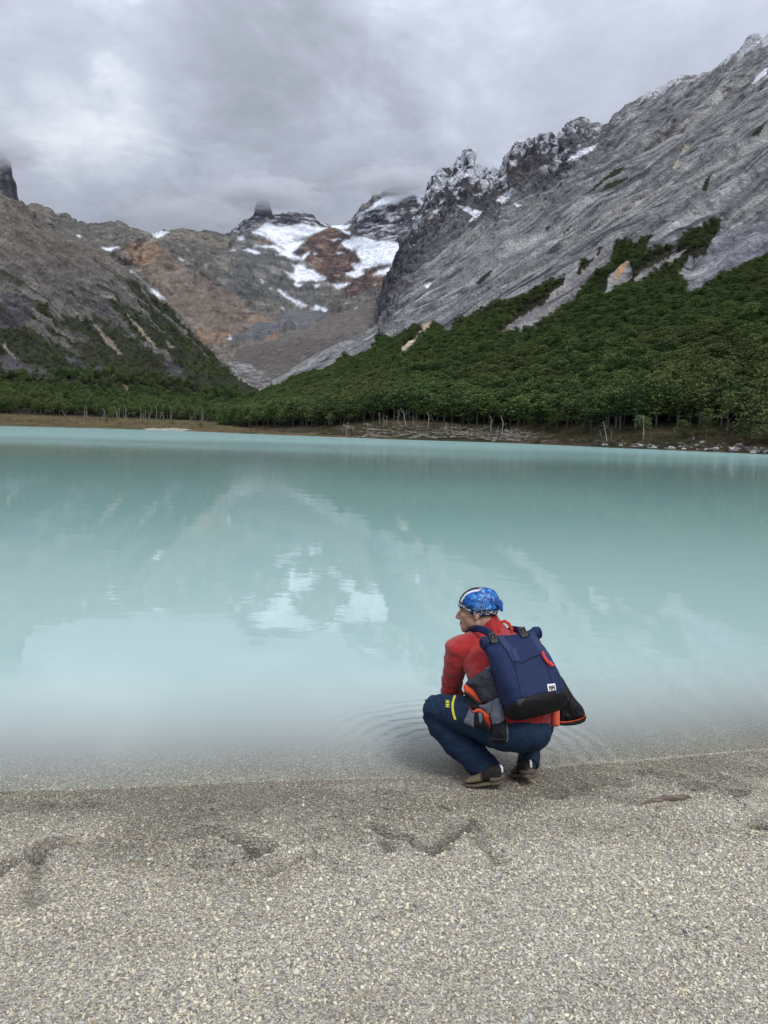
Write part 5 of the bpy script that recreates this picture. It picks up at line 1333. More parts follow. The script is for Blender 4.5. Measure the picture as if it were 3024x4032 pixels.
    brow = np.exp(-((u - .024) / .0055) ** 2) * smooth(.05, .06, f) * smooth(.012, .02, np.abs(s)) * smooth(.06, .05, np.abs(s)); c = lerp3(c, np.array([.06, .04, .03]), np.clip(brow * 1.4, 0, 1) * .85)
    eye = np.exp(-((u - .004) / .006) ** 2 - ((np.abs(s) - .033) / .014) ** 2) * smooth(.04, .06, f); c = lerp3(c, np.array([.035, .025, .02]), np.clip(eye * 1.5, 0, 1) * .85)
    rosy = np.exp(-((f - .108) / .02) ** 2 - ((u + .03) / .02) ** 2); c = lerp3(c, np.array([.50, .22, .17]), np.clip(rosy, 0, 1) * .6)
    set_color(me, 'Col', c)
    return me
person = link('person', build_body(), M_SKIN)
tag(person, 'crouching person in red fleece and navy trousers, blue patterned headwear, looking left over the lake', 'person')
def fold_noise(scale, amp, seed, ridged=True, stretch=None):
    def f(v):
        q = v * scale if stretch is None else v * np.asarray(stretch) * scale
        return fbm(q, 3, seed, ridged=ridged) * amp
    return f
# --- red fleece
def build_fleece():
    B = Parts(); side = cv(.95, .12, -.3)
    pts = [ZP(950, 1180, .005), ZP(945, 1140, .005)] + TOR[2:]
    B.add(ell_tube([ZP(952, 1196, .0), ZP(948, 1130, .005), ZP(930, 970, .05), ZP(860, 800, .12), ZP(800, 680, .19), ZP(775, 565, .24), ZP(748, 500, .265)], [.176, .180, .176, .192, .196, .172, .100], [.128, .134, .128, .135, .132, .108, .078], 30, side=side))
    B.add(ell_tube([ZP(775, 575, .25), ZP(640, 575, .22), SH_L], [.085, .085, .078], [.085, .082, .078]))
    B.add(ell_tube([ZP(800, 570, .27), ZP(930, 560, .34), SH_R], [.085, .085, .075], [.085, .08, .075]))
    B.add(ell_tube([SH_L + cv(.002, .008, 0), ZP(480, 690, .215), ZP(456, 800, .26), EL_L, ZP(448, 960, .315)], [.080, .064, .054, .053, .055], [.082, .066, .056, .055, .055]))
    B.add(ell_tube([EL_L, lerp_(EL_L, WR_L, .45), lerp_(EL_L, WR_L, .82)], [.056, .050, .042], [.056, .050, .042]))
    B.add(ell_tube([SH_R, lerp_(SH_R, EL_R, .5), EL_R], [.076, .066, .056], [.076, .066, .056])); B.add(ell_tube([EL_R, lerp_(EL_R, WR_R, .5), lerp_(EL_R, WR_R, .92)], [.056, .05, .042], [.056, .05, .042]))
    me = remesh('fleece_jacket', B, .0065, 5)
    el = EL_L
    def f(v):
        d = np.linalg.norm(v - el, axis=1); arm = np.exp(-(d / .11) ** 2)
        return fbm(v * np.array([9, 9, 14.0]), 3, 611, ridged=True) * .007 + fbm(v * np.array([26, 26, 30.0]), 2, 613, ridged=True) * .0025 + fbm(v * np.array([16, 16, 34.0]), 3, 612, ridged=True) * .011 * arm
    displace(me, f); return me
fleece = link('fleece_jacket', build_fleece(), M_RED, person)
def build_collar():
    B = Parts(); pts = [ZP(752, 500, .265), ZP(728, 440, .272), ZP(706, 385, .272)]
    # standing collar as an open tube with wall thickness
    V = []; F = []; n = 40; rings = [(pts[0], .098, .085), (pts[1], .076, .074), (pts[2], .071, .070), (pts[2] + cv(0, .010, 0), .066, .066), (pts[2], .060, .060), (pts[1], .062, .060)]
    ax = cv(.93, .30, -.2); ax /= np.linalg.norm(ax); t = pts[2] - pts[0]; t /= np.linalg.norm(t); ax -= t * (ax @ t); ax /= np.linalg.norm(ax); bx_ = np.cross(t, ax)
    for c_, a, b_ in rings:
        for j in range(n):
            th = 2 * np.pi * j / n; w = .004 * math.sin(3 * th + 1) + .003 * math.sin(7 * th); V.append(c_ + ax * (a + w) * math.cos(th) + bx_ * (b_ + w) * math.sin(th) + t * (.016 * math.cos(th)))
    for i in range(len(rings) - 1):
        for j in range(n): F.append((i * n + j, i * n + (j + 1) % n, (i + 1) * n + (j + 1) % n, (i + 1) * n + j))
    B.add((V, F)); me = B.mesh('collar'); o = link('collar', me, M_RED, fleece); s = o.modifiers.new('s', 'SUBSURF'); s.levels = 1; s.render_levels = 2; return o
build_collar()
# --- trousers
def build_trousers():
    B = Parts()
    B.add(ellipsoid(ZP(940, 1205, .0), cv(.176, .0, -.03), cv(0, .112, 0), cv(.02, 0, .15), 26, 16))
    B.add(ellipsoid(ZP(1040, 1230, -.02), cv(.108, 0, 0), cv(0, .092, 0), cv(0, 0, .12))); B.add(ellipsoid(ZP(850, 1240, -.02), cv(.11, 0, 0), cv(0, .083, 0), cv(0, 0, .12)))
    B.add(ell_tube([HIP_L, ZP(640, 1120, .05), ZP(470, 1085, .12), ZP(310, 1056, .185)], [.112, .104, .088, .070], [.115, .105, .09, .074]))
    B.add(ell_tube([ZP(305, 1070, .185), ZP(370, 1180, .16), ZP(485, 1300, .12), ZP(620, 1420, .075), ZP(725, 1545, .035)], [.066, .074, .078, .074, .070], [.070, .078, .078, .072, .066], dome=False))
    B.add(ell_tube([HIP_R, ZP(990, 1080, .26), KN_R], [.108, .095, .07], [.108, .095, .072])); B.add(ell_tube([KN_R, lerp_(KN_R, AN_R, .35), ZP(1045, 1340, .235), ZP(1030, 1488, .14)], [.07, .07, .062, .055], [.072, .074, .066, .058], dome=False))
    me = remesh('trousers', B, .0065, 4)
    kl, kr = np.array(KN_L), np.array(AN_L)
    def f(v):
        ank = np.exp(-(np.linalg.norm(v - kr, axis=1) / .16) ** 2); kn = np.exp(-(np.linalg.norm(v - kl, axis=1) / .17) ** 2)
        return fbm(v * np.array([10, 10, 10.0]), 3, 621, ridged=True) * .0065 + fbm(v * np.array([24, 24, 30.0]), 3, 625, ridged=True) * .003 + fbm(v * np.array([12, 12, 40.0]), 3, 622, ridged=True) * .011 * ank + fbm(v * np.array([34, 20, 16.0]), 3, 623, ridged=True) * .008 * kn
    displace(me, f); return me
tr_me = build_trousers()
trousers = link('trousers', tr_me, M_NAVY, person)
TB = bvh(tr_me)
_o = Parts()
for m_ in (tr_me, fleece.data): _o.add(([tuple(v.co) for v in m_.vertices], [tuple(p_.vertices) for p_ in m_.polygons]))
_om = _o.mesh('tmp'); OVER = bvh(_om); bpy.data.meshes.remove(_om)
pocket = patch_on('thigh_zip', band([(474, 958), (462, 985), (455, 1020), (455, 1060), (463, 1100), (475, 1138)], 14), TB, M_YEL, trousers, .002, .002, 7)
def letter_H(cx, cy, w, h, rot, st=.32, sh=.0):
    c, s = math.cos(rot), math.sin(rot); bars = [(-w / 2, -h / 2, -w / 2 + w * st, h / 2), (w / 2 - w * st, -h / 2, w / 2, h / 2), (-w / 2 + w * st * .9, -h * .12, w / 2 - w * st * .9, h * .12)]
    out = []
    for x0, y0, x1, y1 in bars: out.append([(cx + c * x - s * y, cy + s * x + c * y) for x, y in ((x0, y0), (x1, y0), (x1, y1), (x0, y1))])
    return out
for cyy in (1004, 1033):
    for i, q in enumerate(letter_H(415, cyy, 22, 28, math.pi / 2 + .06)): patch_on('letter_bar', q, TB, M_YEL, trousers, .0015 + .0004 * i, .001, 8)
patch_on('back_pocket', [(1028, 1222), (1062, 1216), (1066, 1285), (1034, 1290)], TB, M_NAVY, trousers, .001, .002, 9)
patch_on('knee_seam', band([(245, 985), (262, 1060), (300, 1120), (380, 1180), (480, 1235), (590, 1280)], 6), TB, M_NAVY, trousers, .001, .002, 8)
for q, w_ in (([(760, 1210), (640, 1150), (520, 1150), (430, 1180)], 4), ([(640, 1330), (700, 1400), (760, 1470), (800, 1535)], 4)): patch_on('trouser_seam', band(q, w_), TB, M_NAVY, trousers, .001, .0025, 8)
FB = bvh(fleece.data)
patch_on('armhole_seam', band([(640, 480), (585, 560), (552, 640), (532, 710), (524, 765)], 5), FB, M_RED, fleece, .0005, .002, 8)
patch_on('hem_band', band([(870, 1214), (960, 1212), (1060, 1204), (1150, 1194), (1204, 1184)], 9), FB, M_RED, fleece, .001, .003, 9)
# cuff fold over the left shin
pillow('cuff_fold', [(560, 1440), (640, 1430), (650, 1455), (600, 1480), (588, 1482)], .03, .008, M_NAVY, trousers, seed=5, over=False)
# --- headwear: blue patterned tube scarf tied at the back
def build_headwear():
    nt, nv = 120, 56; V = []; cl = []
    th = np.linspace(0, 2 * np.pi, nt, endpoint=False); vv = np.linspace(0, 1, nv)
    TH, VV = np.meshgrid(th, vv)
    # th 0 = forehead, pi/2 = his left (camera), pi = back
    eu = .030 - .058 * smooth(0, 1.1, 1 - np.cos(TH)) + .008 * smooth(.2, -1, np.cos(TH))      # lower rim height
    ph_end = np.arccos(np.clip((eu - .034) / .094, -.99, .99)); ph = VV * ph_end
    f = -.012 + .107 * np.sin(ph) * np.cos(TH); s = .086 * np.sin(ph) * np.sin(TH); u = .034 + .094 * np.cos(ph)
    back = smooth(.2, -1, np.cos(TH)) * np.sin(ph); f = f - .010 * back * smooth(.0, .6, np.cos(ph)); u = u + .012 * back * smooth(.1, .9, np.cos(ph))
    q = np.stack([f * 40, s * 40, u * 40], -1)
    w = .0028 * fbm(np.stack([f * 14 + u * 30, s * 20, u * 45 - f * 25], -1), 3, 631, ridged=True) * smooth(.05, .3, VV)
    k = 1 + w / .09; hem = 1 + .035 * np.exp(-((VV - .965) / .03) ** 2)
    P = HEADC + ((f + .012) * k * hem)[..., None] * HF - .012 * HF + (s * k * hem)[..., None] * HS + (u * 1.0)[..., None] * HU
    n1 = fbm(q * np.array([.5, .5, 1.2]), 4, 641); n2 = fbm(q * 1.6, 4, 651)
    c = lerp3(np.array([.008, .055, .25]), np.array([.022, .18, .52]), smooth(-.3, .35, n1)); c = lerp3(c, np.array([.004, .016, .07]), smooth(.15, .4, n2) * .75)
    c = lerp3(c, np.array([.30, .55, .85]), smooth(.30, .5, -n2) * .7)
    # woven check of white dashes towards the back
    zone = np.exp(-((f + .035) / .028) ** 2) * smooth(.07, .0, u) * (s > 0) + .8 * np.exp(-((f + .055) / .03) ** 2 - ((u - .07) / .03) ** 2)
    dash = (np.sin((f * .8 + u * .25) * 620) > .25) & (np.sin((u - f * .3) * 560) > -.1); c = lerp3(c, np.array([.68, .74, .85]), np.clip(zone * dash * 1.1, 0, 1) * .6)
    # dark crown edge with a white stripe at the front
    sa = np.abs(s) + .35 * np.maximum(0, -f - .02); top = smooth(.035, .05, u) * smooth(-.05, -.01, f)
    c = lerp3(c, np.array([.75, .78, .85]), smooth(.058, .055, sa) * top * .9); c = lerp3(c, np.array([.035, .032, .040]), smooth(.046, .043, sa) * top)
    rim = smooth(.80, .85, VV); c = lerp3(c, np.array([.012, .014, .026]), rim * .95)
    scr = (fbm(np.stack([TH * 26, VV * 30, 0 * TH], -1), 2, 661) > .12) & (VV > .86) & (VV < .97); c = lerp3(c, np.array([.66, .68, .72]), scr * .85)
    me = mesh_np('headwear', P.reshape(-1, 3), np.array([[a, a + 1 if (a + 1) % nt else a + 1 - nt, (a + 1 if (a + 1) % nt else a + 1 - nt) + nt, a + nt] for a in range(nt * (nv - 1))])[:, ::-1])
    set_color(me, 'Col', c.reshape(-1, 3))
    b = NB('printed_scarf'); pr = b.principled(b.attr('Col').outputs['Color'], .8, b.bump(b.noise(b.pos(), 700, 3), .2, .001), .2)
    o = link('headwear', me, b.m, person); so = o.modifiers.new('t', 'SOLIDIFY'); so.thickness = .003; so.offset = 1
    K = Parts(); kb = hp(-.118, .030, .042); K.add(ell_tube([kb + HF * .025, kb, kb - HF * .014 - HU * .014, kb - HF * .022 - HU * .040], [.018, .019, .015, .007], [.02, .02, .014, .008], 12)); K.add(ellipsoid(kb + HU * .010, HF * .018, HS * .02, HU * .014)); K.add(ell_tube([kb + HU * .004, kb - HF * .016 + HU * .010, kb - HF * .026 - HU * .004], [.012, .011, .005], [.012, .01, .006], 10))
    km = remesh('knot', K, .003, 2); displace(km, fold_noise(90, .002, 9)); link('knot', km, cloth_material('scarf_knot', (.03, .11, .34), .8, 700, 0, .2, .9), o)
    return o
build_headwear()
# --- shoes
def build_shoe(heel, toe, upv, ground_n, label, side_sign):
    ax = toe - heel; L = np.linalg.norm(ax); ax /= L; up = upv - ax * (upv @ ax); up /= np.linalg.norm(up); sd = np.cross(ax, up)
    root = Parts()
    prof = [(.0, .026, .070, .0), (.03, .034, .082, 0), (.12, .038, .088, 0), (.28, .038, .090, 0), (.42, .040, .078, 0), (.56, .045, .062, 0), (.70, .048, .052, 0), (.84, .045, .044, .002), (.94, .034, .034, .006), (1.0, .018, .022, .012)]
    def ringset(profile, t0, t1, lo, scale):
        V = []; F = []; n = 22; ks = [p for p in profile if t0 <= p[0] <= t1]
        for t, w, h, bb in ks:
            c_ = heel + ax * t * L
            for j in range(n):
                th = 2 * np.pi * j / n; x = np.cos(th); y = np.sin(th); x = np.sign(x) * abs(x) ** .75; y = np.sign(y) * abs(y) ** .8
                top = h if lo is None else lo; base_ = bb + (.018 if lo is None else 0)
                V.append(c_ + sd * w * scale * x + up * (base_ + (top - base_) * (y + 1) / 2))
        k = len(ks)
        for i in range(k - 1):
            for j in range(n): F.append((i * n + j, i * n + (j + 1) % n, (i + 1) * n + (j + 1) % n, (i + 1) * n + j))
        for i, rev in ((0, True), (k - 1, False)):
            c_ = len(V); V.append(np.mean(np.array(V[i * n:(i + 1) * n]), 0))
            for j in range(n): f = (i * n + j, i * n + (j + 1) % n, c_, c_); F.append(f[::-1] if rev else f)
        return V, F
    up_me = remesh('shoe', root.add(ringset(prof, 0, 1, None, 1.0)), .0042, 3)
    v = co(up_me); t = ((v - heel) @ ax) / L; hgt = (v - heel) @ up
    black = np.clip(np.maximum(smooth(.50, .46, t + .0 * hgt), smooth(.030, .026, hgt)), 0, 1)
    c = lerp3(np.tile(np.array([.215, .165, .10]), (len(v), 1)), np.array([.014, .014, .016]), black)
    set_color(up_me, 'Col', c); b = NB('shoe_upper'); b.principled(b.mixc(b.mapr(b.noise(b.pos(), 60, 4), .3, .7, 0, .5), b.attr('Col').outputs['Color'], c4(.05, .04, .03)), .85, b.bump(b.noise(b.pos(), 500, 3), .3, .001), .2)
    o = link('shoe', up_me, b.m, person); o['label'] = label
    S = Parts(); S.add(ringset([(t_, w * 1.0, h, b_) for t_, w, h, b_ in prof], 0, 1, .019, 1.10)); sm = remesh('sole', S, .004, 1); displace(sm, fold_noise(70, .003, 21)); link('sole', sm, M_SOLE, o)
    Lc = Parts()
    for t_ in (.47, .53, .59, .65):
        h = np.interp(t_, [p[0] for p in prof], [p[2] for p in prof]); c_ = heel + ax * t_ * L + up * (h + .001); Lc.add(tube_np([c_ - sd * .026 - up * .012, c_ - sd * .012, c_ + ax * .006 + sd * .012, c_ + sd * .026 - up * .012], [.0028] * 4, 6))
    link('laces', Lc.mesh('laces'), M_INK, o)
    T = Parts(); c_ = heel - ax * .002 + up * .074; T.add(tube_np([c_ - up * .022, c_ - ax * .004, c_ + up * .014], [.006, .007, .006], 6)); link('pull_tab', T.mesh('pull_tab'), M_WHITE, o)
    H = Parts(); H.add(ellipsoid(heel + ax * .035 + up * .030, ax * .046, sd * .043, up * .022)); hm = remesh('heel_guard', H, .004, 1); displace(hm, fold_noise(60, .004, 25)); link('heel_guard', hm, M_SOLE, o)
    return o
gz = lambda zx, zy: np.array(ground_px(1550 + .51236 * zx, 2250 + .51236 * zy))
toeL = gz(552, 1640) + np.array([0, 0, -.004]); hl = ZP(850, 1622, 0); 
dep = float(-((toeL - np.array([0, 0, CAMZ])) @ MR)[2]) - Z0
heelL = ZP(850, 1620, dep - .085)
build_shoe(heelL, toeL, np.array([0.12, -.05, 1.0]), None, 'left shoe, tan toe and black heel, heel lifted', 1)
toeR = gz(935, 1572) + np.array([0, 0, -.004]); depR = float(-((toeR - np.array([0, 0, CAMZ])) @ MR)[2]) - Z0
heelR = ZP(1062, 1588, depR - .17)
build_shoe(heelR, toeR, np.array([0.05, -.05, 1.0]), None, 'right shoe seen from behind with muddy sole', 1)
# ------------------------------------------------------------------ backpack
PU = cv(-.267, .805, -.53); PU /= np.linalg.norm(PU)
PR_ = cv(.948, .118, -.297); PR_ -= PU * (PR_ @ PU); PR_ /= np.linalg.norm(PR_); PN = np.cross(PR_, PU)
if PN @ VIEW > 0: PN = -PN
PC = ZP(1006, 775, -.075)
def pk(r, u, n): return PC + PR_ * r + PU * u + PN * n
def pack_loft(secs, n=48, p=3.2):
    V = []; F = []
    for u, w, d, cn, sh in secs:
        for j in range(n):
            th = 2 * np.pi * j / n; x = np.cos(th); y = np.sin(th); r = (abs(x) ** p + abs(y) ** p) ** (-1 / p); V.append(pk(sh + w * r * x, u, cn + d * r * y))
    k = len(secs)
    for i in range(k - 1):
        for j in range(n): F.append((i * n + j, i * n + (j + 1) % n, (i + 1) * n + (j + 1) % n, (i + 1) * n + j))
    V.append(pk(secs[0][4], secs[0][0], secs[0][3])); V.append(pk(secs[-1][4], secs[-1][0], secs[-1][3])); a, b = len(V) - 2, len(V) - 1
    for j in range(n): F.append(((j + 1) % n, j, a, a)); F.append(((k - 1) * n + j, (k - 1) * n + (j + 1) % n, b, b))
    return V, F
pack = empty('backpack', tuple(pk(0, -.21, 0)))
tag(pack, 'navy roll-top backpack with black base and small white label on the man\'s back', 'backpack')
def pput(o):
    o.matrix_parent_inverse = pack.matrix_basis.inverted(); return o
B = Parts(); B.add(pack_loft([(-.185, .144, .078, .0, 0), (-.14, .158, .094, 0, 0), (-.05, .158, .092, 0, 0), (.04, .154, .082, -.004, 0), (.11, .150, .064, -.010, 0), (.15, .148, .045, -.018, 0), (.175, .146, .032, -.024, 0), (.19, .144, .026, -.026, 0)]))
pm = remesh('pack_body', B, .006, 4)
def pf(v):
    q = v - PC; u = q @ PU; r = q @ PR_; n = q @ PN
    top = smooth(.08, .2, u)
    return fbm(np.stack([r * 9, u * 7, n * 7], -1), 3, 701, ridged=True) * .005 + fbm(np.stack([r * 22 + u * 14, u * 20 - r * 10, n * 10], -1), 3, 703, ridged=True) * .008 * top + .003 * fbm(np.stack([r * 6, u * 16, n * 10], -1), 2, 705)
displace(pm, pf)
body = pput(link('pack_body', pm, M_PACK, pack))
B = Parts(); B.add(pack_loft([(-.212, .105, .040, -.012, 0), (-.207, .132, .062, -.008, 0), (-.195, .149, .080, -.003, 0), (-.178, .157, .092, .0, 0), (-.162, .1605, .0975, 0, 0), (-.152, .160, .096, 0, 0)]))
bm_ = remesh('base_panel', B, .006, 3); displace(bm_, lambda v: fbm(v * 14, 3, 711, ridged=True) * .005)
pput(link('base_panel', bm_, M_BLK, pack))
# rolled top
B = Parts()
n = 13; pts = []; rr = []
for i in range(n):
    t = i / (n - 1); r = -.150 + .320 * t; sag = -.012 * math.sin(t * math.pi) + .005 * math.sin(t * 7); pts.append(pk(r, .200 + sag, -.022)); rr.append(.030 + .006 * math.cos(t * 2 * math.pi) - .004 * math.sin(t * 9))
B.add(ell_tube(pts, rr, [x * .85 for x in rr], 18, dome=False))
rm = remesh('roll_top', B, .005, 2); displace(rm, lambda v: fbm(np.stack([(v - PC) @ PR_ * 30, (v - PC) @ PU * 12, (v - PC) @ PN * 12], -1), 3, 721, ridged=True) * .006)
roll = pput(link('roll_top', rm, M_PACK, pack))
# spiral ends of the roll
for sgn in (-1, 1):
    T = Parts(); sp = []
    for k in range(26):
        a = k * .55; q = .006 + .026 * k / 26; sp.append(pk(.010 + sgn * (.160 + .004 + .006 * (1 - k / 26)), .200 + q * math.sin(a), -.022 + q * math.cos(a)))
    T.add(tube_np(sp, [.0035] * 26, 6)); link('roll_edge', T.mesh('roll_edge'), M_WEB, roll)
PT_ = bvh(pm); 
# both meshes as one target for straps
comb = Parts(); 
for m_ in (pm, bm_, rm): comb.add(([tuple(v.co) for v in m_.vertices], [tuple(p_.vertices) for p_ in m_.polygons]))
cm = comb.mesh('tmp'); PB = bvh(cm); bpy.data.meshes.remove(cm)
def pp(name, poly, mat, off=.001, thick=.003, step=9, par=None, sharp=True):
    o = patch_on(name, poly, PB, mat, par or pack, off, thick, step, sharp)
    if o and par is None: pput(o)
    return o
pp('strap', band([(815, 500), (845, 545), (895, 610), (935, 690)], 40), M_WEB, .003, .003)
pp('strap', band([(1055, 470), (1085, 530), (1130, 600), (1160, 660)], 42), M_WEB, .003, .003)
pp('strap_tail', band([(915, 605), (930, 640), (955, 696)], 36), M_WEB, .007, .003)
pp('strap_tail', band([(1140, 600), (1170, 655), (1203, 712)], 34), M_WEB, .007, .003)
pp('seam', band([(950, 700), (965, 790), (985, 880), (1000, 968)], 40), M_PACK, .001, .003)
pp('seam', band([(1195, 720), (1220, 800), (1245, 880), (1262, 938)], 36), M_PACK, .001, .003)
pp('seam', band([(838, 545), (880, 620), (930, 740), (965, 860), (992, 972)], 5), M_INK, .001, .0015, 7)
pp('seam', band([(1150, 640), (1215, 770), (1270, 930)], 5), M_INK, .001, .0015, 7)
pp('pocket_flap', [(880, 560), (1060, 500), (1115, 600), (1135, 635), (1050, 665), (965, 712), (935, 640)], M_PACK, .001, .004, 10)
pp('pocket_zip', band([(962, 716), (1050, 668), (1136, 636)], 6), M_INK, .002, .002, 7)
pp('zip_puller', band([(1136, 630), (1148, 665), (1170, 700), (1205, 738)], 14), M_REDT, .010, .006, 6)
pp('zip_puller_tip', band([(1186, 712), (1198, 727), (1210, 741)], 17), M_REDT, .017, .003, 6)
lab = pp('label_patch', [(1176, 872), (1234, 866), (1243, 919), (1184, 925)], M_WHITE, .0065, .002, 9)
for cx in (1199, 1221):
    for i, q in enumerate(letter_H(cx, 896 - (cx - 1210) * .10, 18, 28, -.10)): 
        o = patch_on('letter_bar', q, PB, M_INK, pack, .0098 + .0004 * i, .0008, 8); pput(o)
pp('base_corner', [(935, 990), (1010, 975), (968, 1035)], M_CHAR, .001, .002, 9)
# buckles on the roll top
def buckle(r, u, n_, tilt):
    T = Parts()
    def bxp(r0, r1, u0, u1, n0, n1):
        P = [pk(a, b, c) for c in (n0, n1) for b in (u0, u1) for a in (r0, r1)]; T.add((P, [(0, 1, 3, 2), (4, 6, 7, 5), (0, 4, 5, 1), (2, 3, 7, 6), (0, 2, 6, 4), (1, 5, 7, 3)]))
    bxp(r - .020, r + .020, u - .026, u - .004, n_, n_ + .011); bxp(r - .020, r - .012, u - .004, u + .020, n_ + .001, n_ + .009); bxp(r + .012, r + .020, u - .004, u + .020, n_ + .001, n_ + .009); bxp(r - .008, r + .008, u - .004, u + .018, n_ + .002, n_ + .010); bxp(r - .019, r + .019, u + .020, u + .032, n_ + .0005, n_ + .010)
    me = T.mesh('buckle', False); o = pput(link('buckle', me, M_PLAS, pack)); bv = o.modifiers.new('b', 'BEVEL'); bv.width = .0015; bv.segments = 2; return o
buckle(-.100, .202, .006, 0); buckle(.070, .202, .008, 0)
# carry loop
T = Parts(); lp = [ZP(806, 470, .10), ZP(806, 420, .10), ZP(822, 388, .10), ZP(855, 382, .09), ZP(885, 402, .085), ZP(905, 440, .085), ZP(908, 470, .085)]
T.add(ell_tube(lp, [.009] * 7, [.0035] * 7, 10)); pput(link('carry_loop', T.mesh('carry_loop'), M_REDT, pack))
# shoulder straps
def sstrap(pts, w, name='shoulder_strap'):
    T = Parts(); T.add(ell_tube([ZP(*p) for p in pts], [w * .5] * len(pts), [.008] * len(pts), 14)); m_ = remesh(name, T, .005, 2); return pput(link(name, m_, M_PACK, pack))
sstrap([(745, 480, .10), (690, 448, .13), (640, 438, .16), (598, 448, .21), (572, 475, .27), (575, 540, .33), (600, 680, .37)], .045)
sstrap([(1010, 490, .16), (965, 452, .20), (915, 440, .25), (880, 460, .32), (880, 540, .38)], .045)

# ------------------------------------------------------------------ jacket tucked between pack and back
jk = empty('tucked_jacket', tuple(ZP(700, 1310, .0)))
tag(jk, 'grey and black jacket with orange lining hanging out from under the backpack', 'jacket')
def jput(o): o.matrix_parent_inverse = jk.matrix_basis.inverted(); return o
def P_(name, poly, dz, bulge, mat, **k): return jput(pillow(name, poly, dz, bulge, mat, jk, **k))
P_('hood', [(548, 868), (575, 832), (640, 790), (712, 748), (756, 770), (800, 850), (830, 960), (790, 985), (700, 1020), (664, 995), (640, 940), (610, 905), (570, 885)], lambda x, y: .02 - (x - 550) * .00028, .034, M_CHAR, wrinkle=.006, seed=3)
P_('hood_edge', [(700, 752), (725, 732), (758, 728), (768, 780), (740, 770)], -.03, .010, M_GREY, seed=4)
P_('lining', [(536, 880), (552, 868), (600, 890), (640, 935), (672, 985), (682, 1016), (650, 1010), (600, 965), (545, 932)], .005, .016, M_ORNG, wrinkle=.004, seed=5, soft=30, lift=.006)
P_('hem', band([(534, 936), (565, 945), (600, 975), (640, 1010), (680, 1026)], 18), -.005, .007, M_INK, seed=6, lift=.016)
P_('black_edge', [(545, 945), (600, 980), (655, 1020), (660, 1050), (610, 1065), (570, 1010)], .03, .010, M_BLK, seed=7)  # black edge of the jacket below the orange lining
P_('lining', [(572, 1000), (590, 1040), (608, 1072), (650, 1052), (700, 1075), (735, 1108), (728, 1128), (690, 1140), (690, 1110), (660, 1085), (600, 1085), (578, 1045)], .0, .014, M_ORNG, wrinkle=.004, seed=8, soft=25, lift=.010)
P_('hem', band([(570, 1005), (588, 1050), (604, 1080), (640, 1068), (680, 1085), (700, 1115), (695, 1150)], 12), -.012, .006, M_INK, seed=9, lift=.016)
P_('grey_panel', [(652, 1030), (700, 1020), (770, 988), (765, 1040), (745, 1090), (735, 1105), (700, 1070), (668, 1052)], -.02, .014, M_GREY, seed=10, lift=.012)
slv = P_('sleeve', [(768, 985), (818, 968), (840, 1010), (852, 1070), (862, 1135), (880, 1190), (882, 1250), (876, 1308), (850, 1312), (752, 1306), (750, 1250), (758, 1180), (742, 1110), (752, 1050)], lambda x, y: -.075 - (y - 985) * .00006, .036, M_GREY, wrinkle=.004, seed=11)
SB = bvh(slv.data)
jput(patch_on('sleeve_panel', [(768, 1172), (800, 1170), (840, 1152), (858, 1142), (862, 1200), (860, 1302), (758, 1300), (756, 1240)], SB, M_BLK, jk, .001, .003, 9, False))
jput(patch_on('cuff_line', band([(756, 1280), (800, 1287), (858, 1283)], 7), SB, M_CHAR, jk, .004, .002, 8))
P_('grey_panel', [(585, 1058), (628, 1085), (632, 1130), (618, 1198), (575, 1180), (538, 1160), (560, 1105)], -.035, .012, M_GREY, seed=14)
P_('inner_fold', [(622, 1085), (690, 1095), (720, 1130), (755, 1190), (752, 1240), (700, 1220), (640, 1200), (615, 1180)], -.02, .020, M_BLK, seed=15)
P_('grey_edge', [(650, 1088), (678, 1092), (682, 1140), (664, 1170), (655, 1140)], -.045, .006, M_GREY, seed=16, lift=.02)
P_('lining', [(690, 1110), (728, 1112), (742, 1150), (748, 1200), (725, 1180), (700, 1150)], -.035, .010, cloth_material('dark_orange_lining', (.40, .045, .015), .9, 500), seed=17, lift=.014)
# right-hand side of the jacket, swinging out behind the pack
P_('shell', [(1270, 800), (1300, 822), (1340, 890), (1390, 970), (1450, 1040), (1472, 1095), (1474, 1130), (1420, 1150), (1350, 1160), (1272, 1172), (1262, 1080), (1260, 960), (1255, 860)], lambda x, y: .06 - (x - 1270) * .0001, .045, M_BLK, wrinkle=.009, seed=21)
P_('trim', band([(1272, 1160), (1340, 1156), (1400, 1146), (1450, 1128), (1472, 1104)], 10), .01, .006, M_ORNG, seed=22, soft=6)
P_('hem', [(1274, 1164), (1340, 1160), (1402, 1151), (1454, 1133), (1478, 1108), (1478, 1135), (1460, 1160), (1400, 1180), (1330, 1186), (1276, 1182)], .02, .010, M_INK, seed=23, soft=12)
P_('lining', [(1212, 1075), (1240, 1060), (1272, 1052), (1276, 1120), (1274, 1182), (1248, 1194), (1218, 1180)], -.02, .028, M_ORNG, wrinkle=.004, seed=24, soft=35)

